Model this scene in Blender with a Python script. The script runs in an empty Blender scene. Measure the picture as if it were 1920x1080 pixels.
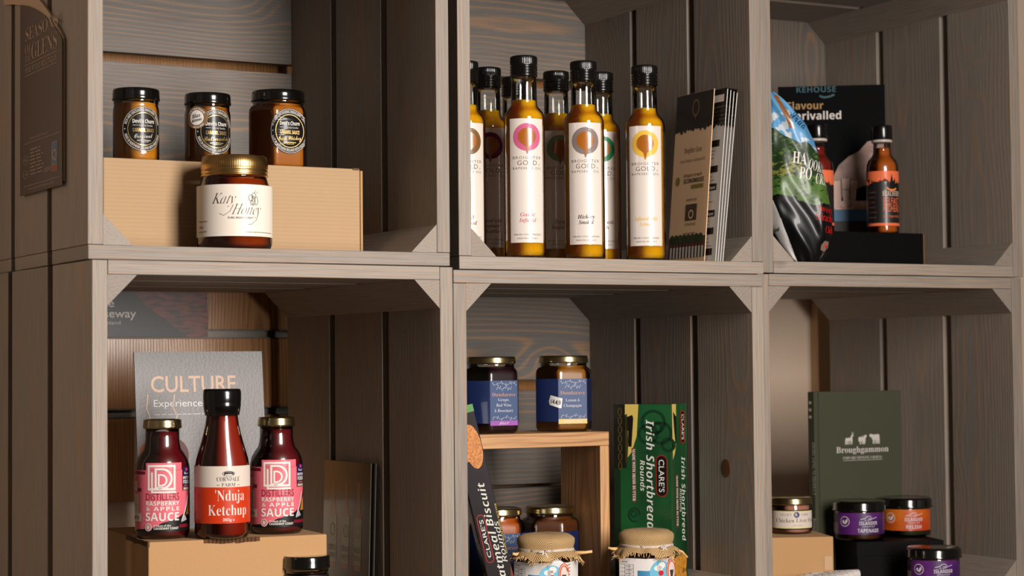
import bpy, bmesh, math, random
from mathutils import Vector, Matrix

random.seed(7)
SC = bpy.context.scene
COL = SC.collection

# ------------------------------------------------------------------ camera
F_PX, PITCH, ROLL, CZ = 3699.87, 0.0401, -0.0092, 1.2
cam_data = bpy.data.cameras.new('camera')
cam_data.sensor_width = 36.0
cam_data.lens = F_PX / 1920 * 36.0
cam_data.clip_start = 0.05
cam_data.dof.use_dof = True
cam_data.dof.focus_distance = 2.16
cam_data.dof.aperture_fstop = 8.0
cam = bpy.data.objects.new('camera', cam_data)
COL.objects.link(cam)
_cp, _sp = math.cos(PITCH), math.sin(PITCH)
_U, _R, _F = Vector((0, -_sp, _cp)), Vector((1, 0, 0)), Vector((0, _cp, _sp))
_r = (_R + ROLL * _U).normalized()
_u = (_U - ROLL * _R).normalized()
_m = Matrix((_r, _u, -_F)).transposed().to_4x4()
_m.translation = Vector((0, 0, CZ))
cam.matrix_world = _m
SC.camera = cam

# ------------------------------------------------------------------ view, world, lights
SC.view_settings.view_transform = 'Standard'
SC.view_settings.look = 'None'
SC.view_settings.gamma = 1.0
SC.view_settings.exposure = 1.27
SC.view_settings.use_curve_mapping = False
try:
    SC.cycles.max_bounces = 12
    SC.cycles.transparent_max_bounces = 24
    SC.cycles.sample_clamp_indirect = 6.0
except Exception:
    pass
world = bpy.data.worlds.new('room_light')
SC.world = world
world.use_nodes = True
world.node_tree.nodes['Background'].inputs[0].default_value = (1.0, 0.80, 0.62, 1)
world.node_tree.nodes['Background'].inputs[1].default_value = 0.03


def area(name, loc, target, sx, sy, power, color):
    l = bpy.data.lights.new(name, 'AREA')
    l.shape = 'RECTANGLE'
    l.size, l.size_y = sx, sy
    l.energy = power
    l.color = color
    o = bpy.data.objects.new(name, l)
    COL.objects.link(o)
    o.location = loc
    o.rotation_euler = (Vector(target) - Vector(loc)).to_track_quat('-Z', 'Y').to_euler()
    return o


key = area('softbox_light', (0.88, 0.70, 1.56), (-0.22, 2.0, 1.20), 0.50, 1.15, 12.0, (1.0, 0.935, 0.875))
key.data.spread = math.radians(125)
area('room_lamp_light', (-2.0, 0.8, 1.95), (-0.3, 2.0, 1.25), 0.5, 0.5, 2.1, (1.0, 0.84, 0.66))


# ------------------------------------------------------------------ camera maths (for laying the place out)
S = 0.4
CR = {'U1': (-1.032, 4.797, 0.1092, .5223), 'L1': (-1.0125, 4.7539, 0.1084, .5467),
      'U2': (-.1424, 5.3307, 0.1068, .4874), 'L2': (-.1578, 5.299, 0.1059, .473),
      'U3': (.74, 5.8061, 0.1083, .4831), 'L3': (.7222, 5.7885, 0.1077, .4734)}
T, TB = .0388 * S, .0352 * S
G = [0, .2976 * S, .3364 * S, .6364 * S, .6723 * S, .9648 * S]
HC = .9962 * S
BASE_Z = CZ + 0.1059 - HC
BLK = .0755 * S


def ray(u, v):
    A, B = u - 960, -(v - 540)
    a = (A - ROLL * B) / (1 + ROLL * ROLL)
    b = (B + ROLL * A) / (1 + ROLL * ROLL)
    x, z = a / F_PX, b / F_PX
    return (x, _cp - z * _sp, _sp + z * _cp)


def hit(c, u, v, b):
    x0, y0, z0, th = CR[c]
    x0 *= S
    y0 *= S
    n = (-math.sin(th), math.cos(th))
    d = ray(u, v)
    k = (n[0] * x0 + n[1] * y0 + b) / (n[0] * d[0] + n[1] * d[1])
    return Vector((d[0] * k, d[1] * k, d[2] * k + CZ))


def hitz(u, v, z):
    d = ray(u, v)
    k = (z - CZ) / d[2]
    return Vector((d[0] * k, d[1] * k, z))


def atdepth(u, v, Y):
    d = ray(u, v)
    k = Y / d[1]
    return Vector((d[0] * k, Y, d[2] * k + CZ))


def shelf(c):
    return CZ + CR[c][2] + TB if c[0] == 'U' else BASE_Z + TB


def wl(c, a, b, z=0):
    x0, y0, z0, th = CR[c]
    return Vector((x0 * S + a * math.cos(th) - b * math.sin(th), y0 * S + a * math.sin(th) + b * math.cos(th), z))


def facecam(p, extra=0.0):
    return math.atan2(-p.x, p.y) + extra


# ------------------------------------------------------------------ materials
def lin(c):
    c = c / 255
    return c / 12.92 if c <= .04045 else ((c + .055) / 1.055) ** 2.4


def rgb(r, g, b):
    return (lin(r) * .8, lin(g) * .8, lin(b) * .8, 1)


_M = {}


def mat(name, col=(200, 200, 200), rough=.5, metal=0, coat=0, trans=0, sss=0, ior=1.5, bump=0, bscale=200, spec=.5):
    if name in _M:
        return _M[name]
    m = bpy.data.materials.new(name)
    m.use_nodes = True
    nt = m.node_tree
    p = nt.nodes['Principled BSDF']
    p.inputs['Base Color'].default_value = rgb(*col)
    p.inputs['Roughness'].default_value = rough
    p.inputs['Metallic'].default_value = metal
    p.inputs['Coat Weight'].default_value = coat
    p.inputs['Coat Roughness'].default_value = .06
    p.inputs['Transmission Weight'].default_value = trans
    p.inputs['IOR'].default_value = ior
    p.inputs['Specular IOR Level'].default_value = spec
    if sss:
        p.inputs['Subsurface Weight'].default_value = sss
        p.inputs['Subsurface Radius'].default_value = (.02, .01, .003)
        p.inputs['Subsurface Scale'].default_value = 1.0
    if bump:
        n = nt.nodes.new('ShaderNodeTexNoise')
        n.inputs['Scale'].default_value = bscale
        tc = nt.nodes.new('ShaderNodeTexCoord')
        nt.links.new(tc.outputs['Object'], n.inputs['Vector'])
        b = nt.nodes.new('ShaderNodeBump')
        b.inputs['Strength'].default_value = bump
        b.inputs['Distance'].default_value = .002
        nt.links.new(n.outputs['Fac'], b.inputs['Height'])
        nt.links.new(b.outputs['Normal'], p.inputs['Normal'])
    _M[name] = m
    return m


def nd(nt, typ, **kw):
    n = nt.nodes.new(typ)
    for k, v in kw.items():
        if hasattr(n, k):
            setattr(n, k, v)
        else:
            n.inputs[k].default_value = v
    return n


def math_n(nt, op, a, b=None):
    n = nt.nodes.new('ShaderNodeMath')
    n.operation = op
    for i, x in enumerate((a, b)):
        if x is None:
            continue
        if isinstance(x, (int, float)):
            n.inputs[i].default_value = x
        else:
            nt.links.new(x, n.inputs[i])
    return n.outputs[0]


def wood(name, base, streak, dark, axis=0, ring=.0042, rough=.62, fine=1.0, knots=True, amt=1.0, bump=.35):
    """sawn timber: growth rings round a pith that lies along the plank's own long axis"""
    if name in _M:
        return _M[name]
    m = bpy.data.materials.new(name)
    m.use_nodes = True
    nt = m.node_tree
    L = nt.links
    p = nt.nodes['Principled BSDF']
    tc = nd(nt, 'ShaderNodeTexCoord')
    oi = nd(nt, 'ShaderNodeObjectInfo')
    sep = nd(nt, 'ShaderNodeSeparateXYZ')
    L.new(tc.outputs['Object'], sep.inputs[0])
    ax = [sep.outputs[i] for i in range(3)]
    lx = ax[axis]
    o2 = [ax[i] for i in range(3) if i != axis]
    rnd = math_n(nt, 'MULTIPLY', oi.outputs['Random'], 37.0)
    # stretched coordinate
    cmb = nd(nt, 'ShaderNodeCombineXYZ')
    L.new(math_n(nt, 'ADD', math_n(nt, 'MULTIPLY', lx, 3.4), rnd), cmb.inputs[0])
    L.new(math_n(nt, 'ADD', math_n(nt, 'MULTIPLY', o2[0], 7.0), rnd), cmb.inputs[1])
    L.new(math_n(nt, 'MULTIPLY', o2[1], 7.0), cmb.inputs[2])
    n1 = nd(nt, 'ShaderNodeTexNoise', Scale=1.0, Detail=1.0)
    L.new(cmb.outputs[0], n1.inputs['Vector'])
    # ring distance
    offy = math_n(nt, 'MULTIPLY', math_n(nt, 'SUBTRACT', oi.outputs['Random'], .5), .07)
    yy = math_n(nt, 'ADD', o2[0], offy)
    zz = math_n(nt, 'ADD', o2[1], .045)
    rr = math_n(nt, 'SQRT', math_n(nt, 'ADD', math_n(nt, 'MULTIPLY', yy, yy), math_n(nt, 'MULTIPLY', zz, zz)))
    f = math_n(nt, 'ADD', math_n(nt, 'DIVIDE', rr, ring), math_n(nt, 'MULTIPLY', n1.outputs['Fac'], 5.0))
    if knots:
        cm2 = nd(nt, 'ShaderNodeCombineXYZ')
        L.new(math_n(nt, 'ADD', math_n(nt, 'MULTIPLY', lx, 5.0), rnd), cm2.inputs[0])
        L.new(math_n(nt, 'ADD', math_n(nt, 'MULTIPLY', o2[0], 9.0), rnd), cm2.inputs[1])
        L.new(math_n(nt, 'MULTIPLY', o2[1], 4.0), cm2.inputs[2])
        vo = nd(nt, 'ShaderNodeTexVoronoi', Scale=1.0)
        L.new(cm2.outputs[0], vo.inputs['Vector'])
        kd = vo.outputs['Distance']
        e = math_n(nt, 'POWER', 2.718, math_n(nt, 'MULTIPLY', math_n(nt, 'MULTIPLY', kd, kd), -28.0))
        f = math_n(nt, 'ADD', f, math_n(nt, 'MULTIPLY', e, 3.2))
    s = math_n(nt, 'SINE', math_n(nt, 'MULTIPLY', f, 6.283))
    sh = math_n(nt, 'POWER', math_n(nt, 'MULTIPLY', math_n(nt, 'ADD', s, 1.0), .5), 3.5)
    # broad patches and fine fibres
    cm3 = nd(nt, 'ShaderNodeCombineXYZ')
    L.new(math_n(nt, 'ADD', math_n(nt, 'MULTIPLY', lx, 18.0), rnd), cm3.inputs[0])
    L.new(math_n(nt, 'MULTIPLY', o2[0], 900.0 * fine), cm3.inputs[1])
    L.new(math_n(nt, 'MULTIPLY', o2[1], 900.0 * fine), cm3.inputs[2])
    n2 = nd(nt, 'ShaderNodeTexNoise', Scale=1.0, Detail=3.0)
    L.new(cm3.outputs[0], n2.inputs['Vector'])
    n3 = nd(nt, 'ShaderNodeTexNoise', Scale=1.1, Detail=2.0)
    L.new(cmb.outputs[0], n3.inputs['Vector'])
    mx = nd(nt, 'ShaderNodeMix', data_type='RGBA')
    mx.inputs['A'].default_value = rgb(*base)
    mx.inputs['B'].default_value = rgb(*streak)
    pat = nd(nt, 'ShaderNodeMapRange')
    pat.inputs['From Min'].default_value = .35
    pat.inputs['From Max'].default_value = .7
    L.new(n3.outputs['Fac'], pat.inputs['Value'])
    L.new(math_n(nt, 'MULTIPLY', math_n(nt, 'ADD', math_n(nt, 'MULTIPLY', pat.outputs[0], .7), .3), math_n(nt, 'MULTIPLY', sh, amt)), mx.inputs['Factor'])
    mx2 = nd(nt, 'ShaderNodeMix', data_type='RGBA')
    mx2.inputs['B'].default_value = rgb(*dark)
    L.new(mx.outputs['Result'], mx2.inputs['A'])
    fib = nd(nt, 'ShaderNodeMapRange')
    fib.inputs['From Min'].default_value = .42
    fib.inputs['From Max'].default_value = .78
    L.new(n2.outputs['Fac'], fib.inputs['Value'])
    dk = math_n(nt, 'MULTIPLY', fib.outputs[0], .55)
    if knots:
        kn = nd(nt, 'ShaderNodeMapRange')
        kn.inputs['From Min'].default_value = .09
        kn.inputs['From Max'].default_value = .05
        L.new(kd, kn.inputs['Value'])
        dk = math_n(nt, 'MINIMUM', math_n(nt, 'ADD', dk, math_n(nt, 'MULTIPLY', kn.outputs[0], .7)), 1.0)
    L.new(dk, mx2.inputs['Factor'])
    hv = nd(nt, 'ShaderNodeHueSaturation')
    L.new(mx2.outputs['Result'], hv.inputs['Color'])
    L.new(math_n(nt, 'ADD', math_n(nt, 'MULTIPLY', oi.outputs['Random'], .28), .86), hv.inputs['Value'])
    L.new(hv.outputs['Color'], p.inputs['Base Color'])
    bp = nd(nt, 'ShaderNodeBump', Strength=bump, Distance=.0006)
    L.new(math_n(nt, 'ADD', n2.outputs['Fac'], math_n(nt, 'MULTIPLY', sh, .5)), bp.inputs['Height'])
    L.new(bp.outputs['Normal'], p.inputs['Normal'])
    p.inputs['Roughness'].default_value = rough
    _M[name] = m
    return m


def W_crate():
    return wood('grey_stained_pine', (146, 137, 127), (166, 136, 112), (100, 87, 77), amt=1.1)


def W_back():
    return wood('grey_stained_back_board', (116, 111, 106), (166, 130, 98), (84, 74, 66), amt=1.1)


def glass_thin():
    if 'clear_glass' in _M:
        return _M['clear_glass']
    m = bpy.data.materials.new('clear_glass')
    m.use_nodes = True
    nt = m.node_tree
    nt.nodes.clear()
    o = nd(nt, 'ShaderNodeOutputMaterial')
    t = nd(nt, 'ShaderNodeBsdfTransparent')
    t.inputs[0].default_value = (.93, .94, .92, 1)
    g = nd(nt, 'ShaderNodeBsdfGlossy')
    g.inputs['Roughness'].default_value = .03
    fr = nd(nt, 'ShaderNodeFresnel', IOR=1.62)
    lw = nd(nt, 'ShaderNodeLayerWeight', Blend=.25)
    mx = nd(nt, 'ShaderNodeMixShader')
    f = math_n(nt, 'MAXIMUM', fr.outputs[0], math_n(nt, 'MULTIPLY', lw.outputs['Facing'], .6))
    nt.links.new(f, mx.inputs[0])
    nt.links.new(t.outputs[0], mx.inputs[1])
    nt.links.new(g.outputs[0], mx.inputs[2])
    nt.links.new(mx.outputs[0], o.inputs[0])
    _M['clear_glass'] = m
    return m


def oil_mat(name, col, trans=.5, tint=None, rad=(.03, .018, .003)):
    if name in _M:
        return _M[name]
    m = mat(name, col, rough=.04, trans=trans, sss=1.0, ior=1.47, coat=.3)
    p = m.node_tree.nodes['Principled BSDF']
    p.inputs['Subsurface Radius'].default_value = rad
    return m


def stripes_mat(name, col, col2, axis, scale, rough=.8, bump=.3, fac=.35):
    """corrugated board: soft parallel flutes"""
    if name in _M:
        return _M[name]
    m = bpy.data.materials.new(name)
    m.use_nodes = True
    nt = m.node_tree
    L = nt.links
    p = nt.nodes['Principled BSDF']
    p.inputs['Roughness'].default_value = rough
    tc = nd(nt, 'ShaderNodeTexCoord')
    sep = nd(nt, 'ShaderNodeSeparateXYZ')
    L.new(tc.outputs['Object'], sep.inputs[0])
    s = math_n(nt, 'SINE', math_n(nt, 'MULTIPLY', sep.outputs[axis], scale))
    n = nd(nt, 'ShaderNodeTexNoise', Scale=60.0, Detail=4.0)
    L.new(tc.outputs['Object'], n.inputs['Vector'])
    f = math_n(nt, 'MULTIPLY', math_n(nt, 'ADD', math_n(nt, 'MULTIPLY', math_n(nt, 'ADD', s, 1.0), .5), n.outputs['Fac']), fac)
    mx = nd(nt, 'ShaderNodeMix', data_type='RGBA')
    mx.inputs['A'].default_value = rgb(*col)
    mx.inputs['B'].default_value = rgb(*col2)
    L.new(f, mx.inputs['Factor'])
    L.new(mx.outputs['Result'], p.inputs['Base Color'])
    b = nd(nt, 'ShaderNodeBump', Strength=bump, Distance=.0005)
    L.new(s, b.inputs['Height'])
    L.new(b.outputs['Normal'], p.inputs['Normal'])
    _M[name] = m
    return m


def patch_mat(name, c1, c2, scale=20.0, rough=.4, stretch=(1, 1, 1), lo=.4, hi=.6, coat=0.0):
    if name in _M:
        return _M[name]
    m = mat(name, c1, rough=rough, coat=coat)
    nt = m.node_tree
    L = nt.links
    tc = nd(nt, 'ShaderNodeTexCoord')
    mp = nd(nt, 'ShaderNodeMapping')
    mp.inputs['Scale'].default_value = stretch
    L.new(tc.outputs['Object'], mp.inputs['Vector'])
    n = nd(nt, 'ShaderNodeTexNoise', Scale=scale, Detail=5.0)
    L.new(mp.outputs[0], n.inputs['Vector'])
    mr = nd(nt, 'ShaderNodeMapRange')
    mr.inputs['From Min'].default_value = lo
    mr.inputs['From Max'].default_value = hi
    L.new(n.outputs['Fac'], mr.inputs['Value'])
    mx = nd(nt, 'ShaderNodeMix', data_type='RGBA')
    mx.inputs['A'].default_value = rgb(*c1)
    mx.inputs['B'].default_value = rgb(*c2)
    L.new(mr.outputs[0], mx.inputs['Factor'])
    L.new(mx.outputs['Result'], nt.nodes['Principled BSDF'].inputs['Base Color'])
    return m


def ink(r, g, b, name=None, rough=.45, coat=.1, spec=.25):
    return mat(name or 'print_%d_%d_%d' % (r, g, b), (r, g, b), rough=rough, coat=coat, spec=spec)


# ------------------------------------------------------------------ object helpers
def link(name, me, parent=None, mats=()):
    for m in mats:
        me.materials.append(m)
    o = bpy.data.objects.new(name, me)
    COL.objects.link(o)
    if parent is not None:
        o.parent = parent
    return o


def meshobj(name, vs, fs, m, parent=None, smooth=False, mi=None):
    me = bpy.data.meshes.new(name)
    me.from_pydata([tuple(v) for v in vs], [], fs)
    me.update()
    if smooth:
        for p in me.polygons:
            p.use_smooth = True
    if mi:
        for p, i in zip(me.polygons, mi):
            p.material_index = i
    return link(name, me, parent, m if isinstance(m, (list, tuple)) else (m,))


def bmobj(name, bm, m, parent=None, smooth=False):
    me = bpy.data.meshes.new(name)
    bm.normal_update()
    bm.to_mesh(me)
    bm.free()
    if smooth:
        for p in me.polygons:
            p.use_smooth = True
    return link(name, me, parent, m if isinstance(m, (list, tuple)) else (m,))


def thing(name, label, cat, loc, rz=0.0, group=None):
    o = bpy.data.objects.new(name, None)
    o.empty_display_size = .02
    COL.objects.link(o)
    o.location = loc
    o.rotation_euler = (0, 0, rz)
    tag(o, label, cat, group)
    return o


def tag(o, label, cat, group=None):
    o['label'] = label
    o['category'] = cat
    if group:
        o['group'] = group
    return o


def boxbm(x0, x1, y0, y1, z0, z1, bev=0.0, seg=2, bm=None):
    own = bm is None
    b2 = bmesh.new()
    v = [b2.verts.new((x, y, z)) for x in (x0, x1) for y in (y0, y1) for z in (z0, z1)]
    for f in ((0, 1, 3, 2), (4, 6, 7, 5), (0, 4, 5, 1), (2, 3, 7, 6), (0, 2, 6, 4), (1, 5, 7, 3)):
        b2.faces.new([v[i] for i in f])
    if bev:
        bmesh.ops.bevel(b2, geom=b2.edges[:], offset=bev, segments=seg, affect='EDGES', profile=.5)
    bmesh.ops.recalc_face_normals(b2, faces=b2.faces[:])
    if own:
        return b2
    me = bpy.data.meshes.new('tmp')
    b2.to_mesh(me)
    b2.free()
    bm.from_mesh(me)
    bpy.data.meshes.remove(me)
    return bm


def plank(name, x0, x1, y0, y1, z0, z1, m, parent, bev=.0008):
    """box whose origin is its own centre and whose X axis is its longest side, so the grain follows the plank"""
    c = Vector(((x0 + x1) / 2, (y0 + y1) / 2, (z0 + z1) / 2))
    d = (x1 - x0, y1 - y0, z1 - z0)
    order = sorted(range(3), key=lambda i: -d[i])
    R = Matrix(((0, 0, 0), (0, 0, 0), (0, 0, 0)))
    for k, i in enumerate(order):
        R[i][k] = 1.0
    if R.determinant() < 0:
        for i in range(3):
            R[i][2] *= -1
    h = [d[i] / 2 for i in order]
    bm = boxbm(-h[0], h[0], -h[1], h[1], -h[2], h[2], bev, 2)
    o = bmobj(name, bm, m, parent)
    mm = R.to_4x4()
    mm.translation = c
    o.matrix_local = mm
    return o


def sect_hex(th, rc=.022, n=6):
    """radius (apothem = 1) of a hexagon with softly rounded corners"""
    st = 2 * math.pi / n
    t = (th + st / 2) % st - st / 2
    r = 1 / math.cos(t)
    rmax = 1 / math.cos(st / 2)
    lim = rmax * (1 - rc)
    k = 160.0
    return -math.log(math.exp(-k * r) + math.exp(-k * lim)) / k


def loft(rows, N=64, shape=None, cap_bottom=True, cap_top=True, knurl=None):
    """rows of (radius, z, blend-to-shape). theta 0 faces -Y"""
    vs, fs = [], []
    for ri, row in enumerate(rows):
        r, z = row[0], row[1]
        k = row[2] if len(row) > 2 else 0
        for i in range(N):
            th = 2 * math.pi * i / N
            rr = r
            if shape and k:
                rr = r * (1 - k + k * shape(th))
            if knurl and knurl[0] <= z <= knurl[1]:
                rr *= 1 + knurl[3] * math.cos(knurl[2] * th)
            vs.append((rr * math.sin(th), -rr * math.cos(th), z))
    for j in range(len(rows) - 1):
        for i in range(N):
            a, b = j * N + i, j * N + (i + 1) % N
            fs.append((a, b, b + N, a + N))
    if cap_bottom:
        vs.append((0, 0, rows[0][1]))
        c = len(vs) - 1
        for i in range(N):
            fs.append((c, (i + 1) % N, i))
    if cap_top:
        vs.append((0, 0, rows[-1][1]))
        c = len(vs) - 1
        o = (len(rows) - 1) * N
        for i in range(N):
            fs.append((c, o + i, o + (i + 1) % N))
    return vs, fs


def lathe(name, rows, m, parent, N=64, shape=None, cb=True, ct=True, knurl=None, smooth=True):
    vs, fs = loft(rows, N, shape, cb, ct, knurl)
    o = meshobj(name, vs, fs, m, parent, smooth)
    return o


def tubebm(bm, pts, r, n=8, taper=None):
    rings = []
    for i, p in enumerate(pts):
        p = Vector(p)
        d = (Vector(pts[min(i + 1, len(pts) - 1)]) - Vector(pts[max(i - 1, 0)])).normalized()
        a = d.orthogonal().normalized()
        b = d.cross(a)
        rr = r * (taper[i] if taper else 1)
        rings.append([bm.verts.new(p + rr * (a * math.cos(2 * math.pi * k / n) + b * math.sin(2 * math.pi * k / n))) for k in range(n)])
    for j in range(len(rings) - 1):
        for k in range(n):
            bm.faces.new((rings[j][k], rings[j][(k + 1) % n], rings[j + 1][(k + 1) % n], rings[j + 1][k]))
    bm.faces.new(rings[0][::-1])
    bm.faces.new(rings[-1])


# ------------------------------------------------------------------ lettering and print
def sty(s, st):
    base = {'serifb': (0x1D400, 0x1D41A, 0x1D7CE), 'serif': (0x1D400, 0x1D41A, 0x1D7CE), 'serifi': (0x1D434, 0x1D44E, None),
            'serifbi': (0x1D468, 0x1D482, None), 'script': (0x1D4D0, 0x1D4EA, None),
            'sansb': (0x1D5D4, 0x1D5EE, 0x1D7EC), 'sansbi': (0x1D63C, 0x1D656, None), 'sansi': (0x1D608, 0x1D622, None)}.get(st)
    if not base:
        return s
    out = ''
    for ch in s:
        if 'A' <= ch <= 'Z':
            out += chr(base[0] + ord(ch) - 65)
        elif 'a' <= ch <= 'z':
            out += '\u210e' if (st == 'serifi' and ch == 'h') else chr(base[1] + ord(ch) - 97)
        elif ch.isdigit() and base[2]:
            out += chr(base[2] + ord(ch) - 48)
        else:
            out += ch
    return out


_cap = {}
_tc = {}


def rawtext(s, st='sans', off=0.0, spacing=1.0):
    key = (s, st, off, spacing)
    if key in _tc:
        return _tc[key]
    cu = bpy.data.curves.new('t', 'FONT')
    cu.body = sty(s, st)
    cu.resolution_u = 3
    cu.space_character = spacing
    if st == 'serif':
        off -= .012
    cu.offset = off
    o = bpy.data.objects.new('t', cu)
    me = o.to_mesh()
    vs = [(v.co.x, v.co.y) for v in me.vertices]
    fs = [tuple(p.vertices) for p in me.polygons]
    o.to_mesh_clear()
    bpy.data.objects.remove(o)
    bpy.data.curves.remove(cu)
    _tc[key] = (vs, fs)
    return vs, fs


def capheight(st):
    if st not in _cap:
        vs, _ = rawtext('H', st)
        _cap[st] = max(v[1] for v in vs) if vs else .7
    return _cap[st]


class Art:
    """print laid out on a label in photo-like pixels (x right, y down) about (x0, y0); k metres per pixel"""

    def __init__(s, k, x0=0.0, y0=0.0, ky=None):
        s.k, s.x0, s.y0, s.items = k, x0, y0, []
        s.ky = ky or k

    def P(s, x, y):
        return ((x - s.x0) * s.k, (s.y0 - y) * s.ky)

    def poly(s, pts, m, lvl=1):
        s.items.append(([s.P(*p) for p in pts], [tuple(range(len(pts)))], m, lvl))

    def rect(s, x0, y0, x1, y1, m, lvl=1):
        s.poly([(x0, y1), (x1, y1), (x1, y0), (x0, y0)], m, lvl)

    def ell(s, cx, cy, rx, ry, m, lvl=1, n=36, a0=0, a1=360):
        s.poly([(cx + rx * math.cos(math.radians(a0 + (a1 - a0) * i / n)), cy - ry * math.sin(math.radians(a0 + (a1 - a0) * i / n))) for i in range(n)], m, lvl)

    def ring(s, cx, cy, rx, ry, w, m, lvl=1, n=48, a0=0, a1=360):
        vs, fs = [], []
        full = abs(a1 - a0) >= 360
        cnt = n if full else n + 1
        for i in range(cnt):
            a = math.radians(a0 + (a1 - a0) * i / n)
            for q in (0, w):
                vs.append(s.P(cx + (rx - q) * math.cos(a), cy - (ry - q) * math.sin(a)))
        for i in range(n):
            j = (i + 1) % cnt
            fs.append((2 * i, 2 * j, 2 * j + 1, 2 * i + 1))
        s.items.append((vs, fs, m, lvl))

    def line(s, pts, w, m, lvl=1):
        vs, fs = [], []
        for i in range(len(pts)):
            p, q = Vector(pts[max(i - 1, 0)]), Vector(pts[min(i + 1, len(pts) - 1)])
            d = (q - p).normalized()
            nrm = Vector((-d.y, d.x)) * w / 2
            c = Vector(pts[i])
            vs += [s.P(*(c + nrm)), s.P(*(c - nrm))]
        for i in range(len(pts) - 1):
            fs.append((2 * i, 2 * i + 1, 2 * i + 3, 2 * i + 2))
        s.items.append((vs, fs, m, lvl))

    def text(s, t, x, y, h, m, w=None, st='sans', al='c', rot=0.0, shear=0.0, lvl=2, off=0.0, sp=1.0, arc=None):
        """baseline at (x, y); h = cap height, w = overall width; rot in degrees anticlockwise; arc = (cx, cy, r, start deg)"""
        vs, fs = rawtext(t, st, off, sp)
        if not vs:
            return
        sc = h / capheight(st)
        xs = [v[0] for v in vs]
        x0, x1 = min(xs), max(xs)
        sx = sc if w is None else w / max(x1 - x0, 1e-6)
        W = (x1 - x0) * sx
        o = {'c': -W / 2, 'l': 0, 'r': -W}[al]
        ca, sa = math.cos(math.radians(rot)), math.sin(math.radians(rot))
        out = []
        for vx, vy in vs:
            gx, gy = (vx - x0) * sx + o, vy * sc
            gx += gy * shear
            X, Y = gx * ca - gy * sa, gx * sa + gy * ca
            out.append(s.P(x + X, y - Y))
        s.items.append((out, fs, m, lvl))

    def arctext(s, t, cx, cy, r, a_mid, h, m, st='sansb', span=None, inside=False, lvl=2):
        vs, fs = rawtext(t, st)
        if not vs:
            return
        sc = h / capheight(st)
        xs = [v[0] for v in vs]
        x0, x1 = min(xs), max(xs)
        W = (x1 - x0) * sc
        sx = sc * (math.radians(span) * r / W if span else 1)
        W = (x1 - x0) * sx
        out = []
        for vx, vy in vs:
            gx, gy = (vx - x0) * sx - W / 2, vy * sc
            if not inside:
                a = math.radians(a_mid) - gx / r
                R = r + gy
            else:
                a = math.radians(a_mid) + gx / r
                R = r - gy
            out.append(s.P(cx + R * math.cos(a), cy - R * math.sin(a)))
        s.items.append((out, fs, m, lvl))

    def lines(s, x0, y0, x1, n, dy, m, w=1.0, lvl=2, rag=.25, rot=False):
        """rows of print too small to read"""
        for i in range(n):
            y = y0 + i * dy
            x = x0
            xe = x1 - (x1 - x0) * rag * random.random()
            while x < xe:
                L = random.uniform(2.2, 6.0) * w * 1.6
                a, b = x, min(x + L, xe)
                if rot:
                    s.rect(y, a, y + w, b, m, lvl)
                else:
                    s.rect(a, y, b, y + w, m, lvl)
                x += L + w * 1.1

    def build(s, name, parent, f, cuts=None, eps=.00012):
        mats, vs_all, fs_all, mi = [], [], [], []
        for vs, fs, m, lvl in s.items:
            bm = bmesh.new()
            bv = [bm.verts.new((v[0], v[1], 0)) for v in vs]
            for q in fs:
                try:
                    bm.faces.new([bv[i] for i in q])
                except ValueError:
                    pass
            bmesh.ops.triangulate(bm, faces=[q for q in bm.faces if len(q.verts) > 4])
            if cuts:
                xs = [v[0] for v in vs]
                fw = max(max(vs[i][0] for i in q) - min(vs[i][0] for i in q) for q in fs)
                for c in (cuts if fw > 1.6 * (cuts[1] - cuts[0]) or len(cuts) < 12 else ()):
                    if min(xs) < c < max(xs):
                        bmesh.ops.bisect_plane(bm, geom=bm.verts[:] + bm.edges[:] + bm.faces[:], plane_co=(c, 0, 0), plane_no=(1, 0, 0), dist=1e-7)
            bm.verts.index_update()
            base = len(vs_all)
            if m not in mats:
                mats.append(m)
            k = mats.index(m)
            for v in bm.verts:
                vs_all.append(f(v.co.x, v.co.y, eps * lvl))
            for q in bm.faces:
                fs_all.append(tuple(base + v.index for v in q.verts))
                mi.append(k)
            bm.free()
        if not vs_all:
            return None
        return meshobj(name, vs_all, fs_all, mats, parent, bool(cuts), mi)


def cylmap(r, z0=0.0, phi=0.0, taper=None):
    def f(x, y, e):
        R = (r if taper is None else taper(y)) + e
        a = phi + x / r
        return (R * math.sin(a), -R * math.cos(a), z0 + y)
    return f


def cylcuts(r, half=3.2, n=44):
    return [r * (-half + 2 * half * i / n) for i in range(n + 1)]


def hexmap(ap, z0=0.0, phi=0.0, n=6):
    st = 2 * math.pi / n
    a = 2 * ap * math.tan(st / 2)

    def f(x, y, e):
        i = math.floor(x / a + .5)
        d = x - i * a
        px, py = d, -(ap + e + .00025)
        t = phi + i * st
        return (px * math.cos(t) - py * math.sin(t), px * math.sin(t) + py * math.cos(t), z0 + y)
    return f, [a * (i + .5) for i in range(-4, 4)]


def planemap(y=0.0):
    return lambda a, b, e: (a, y - e, b)


def sidemap(x=0.0, sgn=-1, y0=0.0):
    """art on a side face; x runs front to back for the left face (sgn -1), back to front... for the right (sgn 1)"""
    if sgn < 0:
        return lambda a, b, e: (x - e, y0 - a, b)
    return lambda a, b, e: (x + e, y0 + a, b)


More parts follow.
